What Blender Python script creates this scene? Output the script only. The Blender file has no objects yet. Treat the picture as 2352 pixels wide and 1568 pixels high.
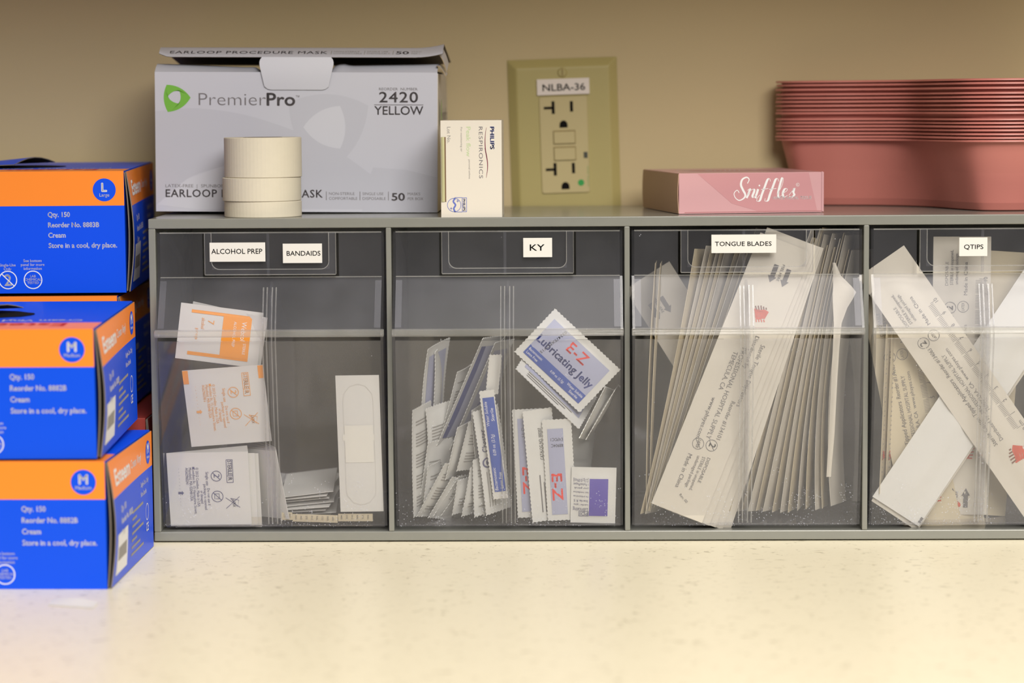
import bpy, math, random
from mathutils import Vector, Matrix

random.seed(7)
sc = bpy.context.scene
COL = sc.collection
mm = 0.001

# ------------------------------------------------------------------ camera
CAM = (0.2631711, -1.5763512, 0.277776)
YAW, PITCH, ROLL, FPX = -0.02176393, -0.0948651, -0.00662496, 5766.105
fwd = Vector((math.sin(YAW)*math.cos(PITCH), math.cos(YAW)*math.cos(PITCH), math.sin(PITCH)))
r0 = Vector((math.cos(YAW), -math.sin(YAW), 0)); u0 = r0.cross(fwd)
rgt = r0*math.cos(ROLL) + u0*math.sin(ROLL)
upv = -r0*math.sin(ROLL) + u0*math.cos(ROLL)
cam = bpy.data.cameras.new('camera'); co = bpy.data.objects.new('camera', cam); COL.objects.link(co)
co.matrix_world = Matrix(((rgt.x, upv.x, -fwd.x, CAM[0]), (rgt.y, upv.y, -fwd.y, CAM[1]), (rgt.z, upv.z, -fwd.z, CAM[2]), (0, 0, 0, 1)))
cam.sensor_width = 23.5; cam.lens = FPX/2352*23.5
cam.clip_start = 0.05; cam.clip_end = 50
cam.dof.use_dof = True; cam.dof.focus_distance = 1.582; cam.dof.aperture_fstop = 3.0
sc.camera = co

# ------------------------------------------------------------------ world, lamps, exposure
w = bpy.data.worlds.new('room_ambience'); sc.world = w; w.use_nodes = True
w.node_tree.nodes['Background'].inputs[0].default_value = (1.0, 0.93, 0.82, 1)
w.node_tree.nodes['Background'].inputs[1].default_value = 0.22
def area(name, loc, target, sx, sy, power, col):
    l = bpy.data.lights.new(name, 'AREA'); l.shape = 'RECTANGLE'; l.size = sx; l.size_y = sy; l.energy = power; l.color = col
    o = bpy.data.objects.new(name, l); COL.objects.link(o); o.location = loc
    o.rotation_euler = (Vector(target)-Vector(loc)).to_track_quat('-Z', 'Y').to_euler()
    return o
area('ceiling_light_front', (0.75, -1.10, 1.75), (0.55, -0.8, 0), 1.2, 0.6, 31, (1.0, 0.95, 0.86))
area('ceiling_light_rear', (1.10, -2.9, 1.75), (0.40, -0.3, 0.2), 1.6, 1.2, 94, (1.0, 0.95, 0.86))
sc.view_settings.view_transform = 'Standard'; sc.view_settings.look = 'None'
sc.view_settings.exposure = 0.0; sc.view_settings.gamma = 1.0; sc.view_settings.use_curve_mapping = False
sc.cycles.use_denoising = True
sc.cycles.max_bounces = 10; sc.cycles.transparent_max_bounces = 40

# ------------------------------------------------------------------ pixel -> place helpers
def ray(px, py):
    return Vector(CAM), fwd*FPX + rgt*(px-1176) - upv*(py-784)
def oy(px, py, Y):
    o, d = ray(px, py); return o + d*((Y-o.y)/d.y)
def oz(px, py, Z):
    o, d = ray(px, py); return o + d*((Z-o.z)/d.z)
FA = Vector((0, 0.003, 0.010)); FB = Vector((0, -0.016, 0.130))   # the lower bin front
FV = (FB-FA).normalized(); FN = Vector((1, 0, 0)).cross(FV); FN = FN if FN.y < 0 else -FN
def of(px, py, off):
    """point on the lower bin front, pushed off metres into the bin"""
    o, d = ray(px, py); p0 = FA - FN*off
    return o + d*((p0-o).dot(FN)/d.dot(FN))
S = 1000/3670.0                                                    # millimetres per photograph pixel at the bins

# ------------------------------------------------------------------ materials
def lin(c):
    return tuple(((x/255)/12.92 if x/255 <= .04045 else ((x/255+.055)/1.055)**2.4) for x in c) + (1,)
MATS = {}
def mat(name, rgb, rough=.5, spec=.5, var=0.0, scale=60, coat=0, sss=0, bump=0):
    if name in MATS: return MATS[name]
    m = bpy.data.materials.new(name); m.use_nodes = True; nt = m.node_tree
    b = nt.nodes['Principled BSDF']; b.inputs['Roughness'].default_value = rough
    b.inputs['Specular IOR Level'].default_value = spec; b.inputs['Coat Weight'].default_value = coat; b.inputs['Coat Roughness'].default_value = .12
    c = lin(rgb); b.inputs['Base Color'].default_value = c
    if var or bump:
        tc = nt.nodes.new('ShaderNodeTexCoord'); n = nt.nodes.new('ShaderNodeTexNoise'); n.inputs['Scale'].default_value = scale; n.inputs['Detail'].default_value = 4
        nt.links.new(tc.outputs['Object'], n.inputs['Vector'])
        if var:
            mx = nt.nodes.new('ShaderNodeMix'); mx.data_type = 'RGBA'
            mx.inputs[6].default_value = tuple(x*(1-var) for x in c[:3])+(1,); mx.inputs[7].default_value = tuple(min(1, x*(1+var)) for x in c[:3])+(1,)
            nt.links.new(n.outputs['Fac'], mx.inputs[0]); nt.links.new(mx.outputs[2], b.inputs['Base Color'])
        if bump:
            bp = nt.nodes.new('ShaderNodeBump'); bp.inputs['Strength'].default_value = bump; bp.inputs['Distance'].default_value = .0005
            nt.links.new(n.outputs['Fac'], bp.inputs['Height']); nt.links.new(bp.outputs['Normal'], b.inputs['Normal'])
    MATS[name] = m
    return m

def clear(name, tint, haze, haze_col, rough=.06, dust=0.0, gloss=1.0):
    """thin clear plastic: lets light straight through, mirrors more towards grazing, a little haze and dust mixed in"""
    m = bpy.data.materials.new(name); m.use_nodes = True; nt = m.node_tree; nt.nodes.clear()
    N = nt.nodes.new; L = nt.links.new
    out = N('ShaderNodeOutputMaterial'); tr = N('ShaderNodeBsdfTransparent'); tr.inputs[0].default_value = tint+(1,)
    gl = N('ShaderNodeBsdfGlossy'); gl.inputs['Roughness'].default_value = rough; gl.inputs[0].default_value = (.95, .95, 1, 1)
    lw = N('ShaderNodeLayerWeight'); p = N('ShaderNodeMath'); p.operation = 'POWER'; p.inputs[1].default_value = 4.0
    L(lw.outputs['Facing'], p.inputs[0])
    a = N('ShaderNodeMath'); a.operation = 'MULTIPLY_ADD'; a.inputs[1].default_value = .85*gloss; a.inputs[2].default_value = .035*gloss; L(p.outputs[0], a.inputs[0])
    df = N('ShaderNodeBsdfDiffuse'); df.inputs[0].default_value = haze_col+(1,)
    tl = N('ShaderNodeBsdfTranslucent'); tl.inputs[0].default_value = haze_col+(1,)
    md = N('ShaderNodeMixShader'); md.inputs[0].default_value = .4; L(df.outputs[0], md.inputs[1]); L(tl.outputs[0], md.inputs[2])
    tc = N('ShaderNodeTexCoord'); no = N('ShaderNodeTexNoise'); no.inputs['Scale'].default_value = 22; no.inputs['Detail'].default_value = 5
    L(tc.outputs['Object'], no.inputs['Vector'])
    hz = N('ShaderNodeMapRange'); hz.inputs[1].default_value = .3; hz.inputs[2].default_value = .75; hz.inputs[3].default_value = haze*.6; hz.inputs[4].default_value = haze*1.5
    L(no.outputs['Fac'], hz.inputs[0]); fac = hz.outputs[0]
    if dust:
        vo = N('ShaderNodeTexVoronoi'); vo.inputs['Scale'].default_value = 520; L(tc.outputs['Object'], vo.inputs['Vector'])
        lt = N('ShaderNodeMath'); lt.operation = 'LESS_THAN'; lt.inputs[1].default_value = .16; L(vo.outputs['Distance'], lt.inputs[0])
        n2 = N('ShaderNodeTexNoise'); n2.inputs['Scale'].default_value = 60; L(tc.outputs['Object'], n2.inputs['Vector'])
        sp = N('ShaderNodeSeparateXYZ'); L(tc.outputs['Object'], sp.inputs[0])
        lo = N('ShaderNodeMapRange'); lo.inputs[1].default_value = .008; lo.inputs[2].default_value = .06; lo.inputs[3].default_value = .56; lo.inputs[4].default_value = .30; L(sp.outputs[2], lo.inputs[0])
        g2 = N('ShaderNodeMath'); g2.operation = 'LESS_THAN'; L(n2.outputs['Fac'], g2.inputs[0]); L(lo.outputs[0], g2.inputs[1])
        mu = N('ShaderNodeMath'); mu.operation = 'MULTIPLY'; L(lt.outputs[0], mu.inputs[0]); L(g2.outputs[0], mu.inputs[1])
        m3 = N('ShaderNodeMath'); m3.operation = 'MULTIPLY_ADD'; m3.inputs[1].default_value = dust; L(mu.outputs[0], m3.inputs[0]); L(fac, m3.inputs[2]); fac = m3.outputs[0]
    m1 = N('ShaderNodeMixShader'); L(a.outputs[0], m1.inputs[0]); L(tr.outputs[0], m1.inputs[1]); L(gl.outputs[0], m1.inputs[2])
    m2 = N('ShaderNodeMixShader'); L(fac, m2.inputs[0]); L(m1.outputs[0], m2.inputs[1]); L(md.outputs[0], m2.inputs[2])
    L(m2.outputs[0], out.inputs[0])
    return m

HZ = (.80, .82, .95)  # milky haze; its blue tint paints in the bluish sheen reflected by the plastic
CLEAR = clear('clear_plastic', (.92, .92, .925), .03, HZ, dust=.5)
CLEAR_SLOPE = clear('hazed_sheen_plastic', (.93, .93, .94), .045, HZ, rough=.3, gloss=.35)  # haze also paints in ceiling light caught by the sloping panel
CLEAR_EDGE = clear('plastic_edge', (.9, .9, .9), .2, (.85, .85, .82), rough=.1)  # paler copy for edges and ribs, their highlight put into the colour
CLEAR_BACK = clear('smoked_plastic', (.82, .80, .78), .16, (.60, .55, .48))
HOUSE = mat('grey_abs', (128, 129, 124), .2, .5, .05, 120)
WHITE = mat('white_paper', (217, 216, 213), .6, .3, .03, 30)
SLEEVE = mat('sleeve_paper', (208, 202, 191), .55, .3, .04, 40)
CREAM = mat('cream_paper', (204, 192, 166), .65, .3, .05, 40)
POUCH = mat('pouch_foil_paper', (214, 214, 212), .38, .5, .05, 80, bump=.15)
LAV = mat('lavender_print', (168, 172, 200), .4, .5)
PBLUE = mat('royal_blue_print', (58, 86, 172), .4, .5)
NAVY = mat('navy_print', (48, 62, 132), .5)
INK = mat('black_ink', (40, 38, 40), .6)
GREYINK = mat('grey_ink', (112, 110, 112), .6)
PALEINK = mat('pale_grey_ink', (150, 147, 144), .6)
RED = mat('red_print', (232, 62, 52), .5)
BRICK = mat('brick_red_print', (200, 84, 62), .6)
ORANGE = mat('orange_print', (246, 160, 58), .5)
VIOLET = mat('violet_print', (84, 66, 168), .5)
GB = mat('glove_blue', (0, 78, 232), .4, .3, coat=.05)
GO = mat('glove_orange', (250, 140, 44), .38, .4, coat=.08)
GW = mat('glove_white_print', (235, 235, 238), .5)
CARD = mat('grey_cardboard', (120, 112, 104), .8, .2, .08, 200)
DARK = mat('dark_inside', (22, 20, 20), .9, .1)

# ------------------------------------------------------------------ mesh builder (millimetres)
_tc = bpy.data.curves.new('lettering', 'FONT'); _to = bpy.data.objects.new('lettering', _tc); COL.objects.link(_to)
_tc.resolution_u = 2
def glyphs(s, bold=0, space=1.0, shear=0):
    _tc.body = s; _tc.size = 1; _tc.offset = min(bold, 0); _tc.space_character = space; _tc.shear = shear
    _tc.resolution_u = 4 if len(s) < 12 else 2
    bpy.context.view_layer.update()
    m = bpy.data.meshes.new_from_object(_to)
    v = [(p.co.x, p.co.y) for p in m.vertices]; f = [tuple(p.vertices) for p in m.polygons]
    bpy.data.meshes.remove(m)
    if bold > 0:                                                    # heavier strokes: the glyphs set five times, a hair apart
        n = len(v); v0, f0 = v, f; v, f = [], []
        for i, (dx, dy) in enumerate(((0, 0), (1, 0), (-1, 0), (0, 1), (0, -1))):
            v += [(x+dx*bold, y+dy*bold) for x, y in v0]; f += [tuple(a+i*n for a in q) for q in f0]
    return v, f
_v, _f = glyphs('H'); CAP = max(y for x, y in _v)

def catmull(pts, n=8, closed=False):
    out = []; N = len(pts); P = [Vector(p) for p in pts]
    for i in range(N if closed else N-1):
        a, b, c, d = (P[(i-1) % N], P[i], P[(i+1) % N], P[(i+2) % N]) if closed else (P[max(i-1, 0)], P[i], P[i+1], P[min(i+2, N-1)])
        for k in range(n):
            t = k/n
            out.append(.5*((2*b)+(c-a)*t+(2*a-5*b+4*c-d)*t*t+(3*b-a-3*c+d)*t**3))
    if not closed: out.append(P[-1])
    return out

class MB:
    def __init__(self): self.v = []; self.f = []; self.m = []; self.mats = []; self.hf = None; self.eps = .05; self.k = 0; self.smooth = []
    def mi(self, m):
        if m not in self.mats: self.mats.append(m)
        return self.mats.index(m)
    def add(self, v, f, m, smooth=False):
        n = len(self.v); self.v += [Vector(x) for x in v]; i = self.mi(m)
        for q in f: self.f.append(tuple(n+a for a in q)); self.m.append(i); self.smooth.append(smooth)
    def box(self, x0, x1, y0, y1, z0, z1, m):
        self.add([(x0, y0, z0), (x1, y0, z0), (x1, y1, z0), (x0, y1, z0), (x0, y0, z1), (x1, y0, z1), (x1, y1, z1), (x0, y1, z1)],
                 [(0, 3, 2, 1), (4, 5, 6, 7), (0, 1, 5, 4), (1, 2, 6, 5), (2, 3, 7, 6), (3, 0, 4, 7)], m)
    def prism(self, pts, x0, x1, m):
        """polygon of (y, z) swept along x"""
        n = len(pts)
        self.add([(x0, y, z) for y, z in pts]+[(x1, y, z) for y, z in pts],
                 [tuple(range(n))[::-1], tuple(range(n, 2*n))]+[(i, (i+1) % n, n+(i+1) % n, n+i) for i in range(n)], m)
    def grid(self, fn, nu, nv, m, smooth=True, flip=False):
        v = [fn(i/nu, j/nv) for j in range(nv+1) for i in range(nu+1)]
        f = []
        for j in range(nv):
            for i in range(nu):
                a = j*(nu+1)+i; q = (a, a+1, a+nu+2, a+nu+1); f.append(q[::-1] if flip else q)
        self.add(v, f, m, smooth)
    def sheet(self, fn, nu, nv, m, th=.5, m2=None):
        """a curved sheet with a thickness: fn(s,t) -> point, thickness along the local normal"""
        def nrm(s, t):
            e = 1e-3; a = Vector(fn(min(s+e, 1), t))-Vector(fn(max(s-e, 0), t)); b = Vector(fn(s, min(t+e, 1)))-Vector(fn(s, max(t-e, 0)))
            return a.cross(b).normalized()
        fr = lambda s, t: Vector(fn(s, t)); bk = lambda s, t: Vector(fn(s, t))-nrm(s, t)*th
        self.grid(fr, nu, nv, m); self.grid(bk, nu, nv, m2 or m, flip=True)
        e = m2 or m
        for edge, n in ((lambda a: (a, 0), nu), (lambda a: (1, a), nv), (lambda a: (1-a, 1), nu), (lambda a: (0, 1-a), nv)):
            self.grid(lambda a, b: fr(*edge(a)).lerp(bk(*edge(a)), b), n, 1, e, smooth=False, flip=True)
    # --- prints, in the (u, v) plane with w the height above it
    def _w(self, u, v, order):
        return (self.hf(u, v) if self.hf else 0) + self.eps + order*.02
    def pt2(self, v2, faces, m, order):
        self.add([(x, y, self._w(x, y, order)) for x, y in v2], faces, m)
    def text(self, s, u, v, h, m, ang=0, al='L', bold=0, w=None, order=3, space=1.0, shear=0, va='B'):
        gv, gf = glyphs(s, bold, space, shear)
        if not gv: return
        x0 = min(p[0] for p in gv); x1 = max(p[0] for p in gv); k = h/CAP; kx = k if w is None else w/(x1-x0)
        sh = {'L': 0, 'C': .5, 'R': 1}[al]; c, sn = math.cos(ang), math.sin(ang); dv = {'B': 0, 'C': h/2, 'T': h}[va]
        q = []
        for x, y in gv:
            a = (x-x0-(x1-x0)*sh)*kx; b = y*k-dv; q.append((u+a*c-b*sn, v+a*sn+b*c))
        self.pt2(q, gf, m, order)
    def rect(self, u0, v0, u1, v1, m, order=1, n=1):
        nu = n if n > 1 else (8 if self.hf else 1)
        def fn(a, b):
            u = u0+(u1-u0)*a; v = v0+(v1-v0)*b; return (u, v, self._w(u, v, order))
        self.grid(fn, nu, nu, m, smooth=bool(self.hf))
    def poly(self, pts, m, order=2): self.pt2([(p[0], p[1]) for p in pts], [tuple(range(len(pts)))], m, order)
    def disc(self, u, v, r, m, order=2, n=40): self.poly([(u+r*math.cos(2*math.pi*i/n), v+r*math.sin(2*math.pi*i/n)) for i in range(n)], m, order)
    def stroke(self, pts, wd, m, order=3):
        P = [Vector((p[0], p[1])) for p in pts]; L = []; R = []
        for i, p in enumerate(P):
            d = (P[min(i+1, len(P)-1)]-P[max(i-1, 0)]); d = d.normalized() if d.length else Vector((1, 0)); n = Vector((-d.y, d.x))
            ww = (wd(i/(len(P)-1), d) if callable(wd) else wd)/2
            L.append(p+n*ww); R.append(p-n*ww)
        n = len(P); self.pt2([(q.x, q.y) for q in L+R], [(i, n+i, n+i+1, i+1) for i in range(n-1)], m, order)
    def ring(self, u, v, r, t, m, order=3, n=36, ry=None):
        self.stroke([(u+r*math.cos(2*math.pi*i/n), v+(ry or r)*math.sin(2*math.pi*i/n)) for i in range(n+1)], t, m, order)
    def frame(self, u0, v0, u1, v1, t, m, order=3):
        for a in ((u0, v0, u1, v0+t), (u0, v1-t, u1, v1), (u0, v0+t, u0+t, v1-t), (u1-t, v0+t, u1, v1-t)): self.rect(*a, m, order)
    def xf(self, fn):
        self.v = [Vector(fn(*p)) for p in self.v]; return self
    def merge(self, o, fn=None):
        n = len(self.v); self.v += [Vector(fn(*p)) if fn else p for p in o.v]
        for q, i, s in zip(o.f, o.m, o.smooth): self.f.append(tuple(n+a for a in q)); self.m.append(self.mi(o.mats[i])); self.smooth.append(s)
    def build(self, name, parent=None, scale=mm, label=None, matrix=None, bevel=0):
        me = bpy.data.meshes.new(name); me.from_pydata([tuple(p*scale) for p in self.v], [], self.f)
        for m in self.mats: me.materials.append(m)
        me.polygons.foreach_set('material_index', self.m); me.polygons.foreach_set('use_smooth', self.smooth); me.update()
        o = bpy.data.objects.new(name, me); COL.objects.link(o)
        if parent: o.parent = parent
        if matrix is not None: o.matrix_world = matrix
        if label: o['label'] = label
        if bevel:
            b = o.modifiers.new('soft_edges', 'BEVEL'); b.width = bevel*mm; b.segments = 2; b.limit_method = 'ANGLE'
        return o

def empty(name, loc, rz=0):
    o = bpy.data.objects.new(name, None); COL.objects.link(o); o.location = loc; o.rotation_euler = (0, 0, rz); o.empty_display_size = .01
    return o
def tag(o, label, cat, group=None):
    o['label'] = label; o['category'] = cat
    if group: o['group'] = group
    return o
def structure(o): o['kind'] = 'structure'; return o
FRONT = lambda X0=0, Y0=0, Z0=0: (lambda u, v, w: (X0+u, Y0-w, Z0+v))      # a face towards the room
RIGHT = lambda X0=0, Y0=0, Z0=0: (lambda u, v, w: (X0+w, Y0+u, Z0+v))      # a face towards +x
TOP = lambda X0=0, Y0=0, Z0=0: (lambda u, v, w: (X0+u, Y0+v, Z0+w))

# ================================================================== THE SETTING
WALLY = .176
wallm = mat('beige_wall_paint', (196, 178, 140), .62, .35, .04, 5, bump=.05)
ctm = bpy.data.materials.new('cream_laminate'); ctm.use_nodes = True
nt = ctm.node_tree; b = nt.nodes['Principled BSDF']; b.inputs['Roughness'].default_value = .34; b.inputs['Specular IOR Level'].default_value = .4
tc = nt.nodes.new('ShaderNodeTexCoord'); mp = nt.nodes.new('ShaderNodeMapping'); mp.inputs['Scale'].default_value = (110, 170, 110); mp.inputs['Rotation'].default_value = (0, 0, .5)
nt.links.new(tc.outputs['Object'], mp.inputs[0])
n1 = nt.nodes.new('ShaderNodeTexNoise'); n1.inputs['Scale'].default_value = 1.3; n1.inputs['Detail'].default_value = 5; n1.inputs['Distortion'].default_value = 1.2; nt.links.new(mp.outputs[0], n1.inputs['Vector'])
cr = nt.nodes.new('ShaderNodeValToRGB'); cr.color_ramp.elements[0].position = .27; cr.color_ramp.elements[0].color = lin((178, 168, 142)); cr.color_ramp.elements[1].position = .40; cr.color_ramp.elements[1].color = lin((233, 225, 201))
nt.links.new(n1.outputs['Fac'], cr.inputs[0]); nt.links.new(cr.outputs[0], b.inputs['Base Color'])
q = MB(); q.box(-900, 1400, 176, 186, -300, 1500, wallm); structure(q.build('wall_back'))
q = MB(); q.box(-900, 1400, -430, 176, -38, 0, ctm); o = q.build('countertop', bevel=4); structure(o)
q = MB(); q.box(-900, 1400, -150, 176, 460, 1100, mat('cabinet_laminate', (170, 150, 118), .5)); structure(q.build('wall_cabinet'))

# ================================================================== ORGANISER
H = 206.2
OX = [(4.4, 149.8), (153.2, 299.8), (303.2, 449.8), (453.2, 598.6)]
org = empty('storage_organizer', (0, 0, 0)); tag(org, 'long grey tilt-out storage organizer with four clear bins on cream counter', 'storage organizer')
q = MB()
q.box(0, 603, 0, 168, .8, 6.8, HOUSE); q.box(0, 603, 0, 168, 200, H, HOUSE)
q.box(0, 603, 160, 168, 6.8, 200, HOUSE)
q.box(0, 4.4, 0, 160, 6.8, 200, HOUSE); q.box(598.6, 603, 0, 160, 6.8, 200, HOUSE)
for a in (151.5, 301.5, 451.5): q.box(a-1.7, a+1.7, 0, 160, 6.8, 200, HOUSE)
q.build('housing', org, bevel=.6)
for fx in (12, 585):
    for fy in (12, 150):
        q = MB(); q.box(fx-6, fx+6, fy-6, fy+6, 0, .8, DARK); q.build('foot', org)
A, B, C, D, E_ = (3, 10), (-16, 130), (-17, 137), (0, 169), (0, 197.5)
def panel(q, p0, p1, x0, x1, m, th=1.8, inward=1):
    d = Vector((p1[0]-p0[0], p1[1]-p0[1])).normalized(); n = Vector((d.y, -d.x))*th
    if n.x < 0: n = -n
    q.prism([p0, p1, (p1[0]+n.x, p1[1]+n.y), (p0[0]+n.x, p0[1]+n.y)], x0, x1, m)
STICK = [[('ALCOHOL PREP', 482, 556.5, 609, 601, 4, 118, 3.1), ('BANDAIDS', 650, 559, 739.5, 604, 9, 78, 2.9)],
         [('KY', 1202, 546, 1268, 590.5, 15, 34, 3.9)], [('TONGUE BLADES', 1634, 538, 1783, 581, 8, 130, 2.7)], [('QTIPS', 2203, 545, 2268, 588, 11, 44, 2.7)]]
for k, (x0, x1) in enumerate(OX):
    x0 += 1.2; x1 -= 1.2; cx = (x0+x1)/2
    q = MB()
    sidep = [A, B, C, D, E_, (26, 197.5), (95, 176), (128, 120), (140, 10)]
    for a in (x0, x1-1.6): q.prism(sidep, a, a+1.6, CLEAR)
    q.box(x0+1.6, x1-1.6, 5, 139, 9, 10.6, CLEAR)
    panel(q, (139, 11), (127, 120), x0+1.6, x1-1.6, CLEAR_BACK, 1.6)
    tb = q.build('tilt_bin', org)
    tb['label'] = ['clear bin with two stickers holding prep pads and bandages', 'clear bin holding jelly packets', 'clear bin holding tongue blade sleeves', 'clear bin holding swab sleeves'][k]
    q = MB(); panel(q, A, B, x0+1.6, x1-1.6, CLEAR); q.build('front_panel', tb)
    q = MB(); q.prism([(-16, 132.6), (-17.8, 133.6), (-18, 135.5), (-16.8, 137.0), (-14, 137.4), (-13, 135), (-13.8, 132.6)], x0-.4, x1+.4, CLEAR_EDGE); q.build('front_lip', tb, bevel=.5)
    q = MB(); panel(q, C, D, x0+1.6, x1-1.6, CLEAR_SLOPE); q.prism([(-.4, 168.9), (-.3, 169.5), (1.2, 169.5), (1.2, 168.9)], x0+1.6, x1-1.6, CLEAR_EDGE)
    for a in (x0+1.6, x1-5.6): panel(q, (-16.4, 138.5), (-1.2, 167), a, a+4, CLEAR_SLOPE, .4)
    q.build('sloping_panel', tb)
    q = MB(); hx0, hx1 = cx-43, cx+43
    panel(q, D, E_, x0+1.6, hx0, CLEAR); panel(q, D, E_, hx1, x1-1.6, CLEAR); q.prism([(-.3, 196.9), (-.3, 197.7), (2, 197.7), (2, 196.9)], x0+1.6, x1-1.6, CLEAR_EDGE)
    q.build('upper_panel', tb)
    # label holder: a raised frame with rounded lower corners set in the cut-out of the upper panel
    q = MB(); a0, a1, z0, z1 = cx-41.2, cx+41.2, 171.2, 197.4
    inner = [(a0+4.2, z1)] + [(a0+4.2+5*(1-math.cos(t)), z0+3.2+5*(1-math.sin(t))) for t in [i*math.pi/12 for i in range(7)]] + [(a1-4.2-5*(1-math.cos(t)), z0+3.2+5*(1-math.sin(t))) for t in [i*math.pi/12 for i in range(6, -1, -1)]] + [(a1-4.2, z1)]
    outer = [(a0, z1)]+[(a0, z0+3)]*3+[(a0, z0)]*2+[(a0+9, z0)]*2+[(a1-9, z0)]*2+[(a1, z0)]*2+[(a1, z0+3)]*3+[(a1, z1)]
    n = len(inner)
    for i in range(n-1):
        p = [inner[i], inner[i+1], outer[i+1], outer[i]]
        q.add([(x, -3.2, z) for x, z in p]+[(x, -.4, z) for x, z in p], [(0, 1, 2, 3), (7, 6, 5, 4), (0, 4, 5, 1), (2, 6, 7, 3)], CLEAR_SLOPE)
    for i in range(n-1):  # pale strips paint the highlight along the frame's inner edge
        a, b_ = Vector((inner[i][0], inner[i][1])), Vector((inner[i+1][0], inner[i+1][1])); d = (b_-a).normalized()*.08; nn = Vector((-d.y, d.x)).normalized()*.24
        p = [a-d+nn, a-d-nn, b_+d-nn, b_+d+nn]
        q.add([(v.x, -3.45, v.y) for v in p]+[(v.x, -2.6, v.y) for v in p], [(0, 1, 2, 3), (7, 6, 5, 4), (0, 4, 5, 1), (1, 5, 6, 2), (2, 6, 7, 3), (3, 7, 4, 0)], CLEAR_EDGE)
    q.box(a0, a1, -3.5, -.4, z0-.5, z0, CLEAR_EDGE); q.box(a0-.3, a0, -3.5, -.4, z0, z1, CLEAR_EDGE); q.box(a1, a1+.3, -3.5, -.4, z0, z1, CLEAR_EDGE)
    q.box(a0+4, a1-4, -.9, .5, z0+3, z1, CLEAR)
    q.build('label_holder', tb)
    # divider with its guide rails
    q = MB()
    def yf(z): return 3-19*(z-10)/120 if z < 130 else (-17+17*(z-137)/32 if z < 169 else 0)
    q.prism([(yf(12)+3, 12), (yf(128)+3, 128), (-8, 158), (4, 166), (120, 120), (132, 12)], cx-.7, cx+.7, CLEAR)
    for a in (-4.4, -2.0, 1.2, 3.6):
        q.prism([(yf(12)+2.0, 11), (yf(128)+2.0, 128), (-12.5, 138), (-3.6, 163), (-1.8, 163), (-10, 138), (yf(128)+4.0, 128), (yf(12)+4.0, 11)], cx+a-.35, cx+a+.35, CLEAR_EDGE)
    q.box(cx-2.6, cx-.9, .6, 1.6, 170, 197, CLEAR_SLOPE)
    q.build('bin_divider', tb)
    for s, px0, py0, px1, py1, off, tw, hh in STICK[k]:
        p0 = oy(px0, py1, -.0036)*1000; p1 = oy(px1, py0, -.0036)*1000
        q = MB(); q.box(p0.x, p1.x, -3.75, -3.45, p0.z, p1.z, WHITE)
        t = MB(); t.text(s, off*S, (p1.z-p0.z)/2 + (.5 if k == 0 and off == 4 else 0), hh, INK, w=tw*S, bold=.006, va='C')
        q.merge(t, FRONT(p0.x, -3.75, p0.z))
        q.build('label_sticker', tb)['label'] = {'ALCOHOL PREP': 'white sticker reading ALCOHOL PREP', 'TONGUE BLADES': 'white sticker reading TONGUE BLADES', 'KY': 'square white sticker with two letters'}.get(s, 'short white sticker with one printed word')

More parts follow.
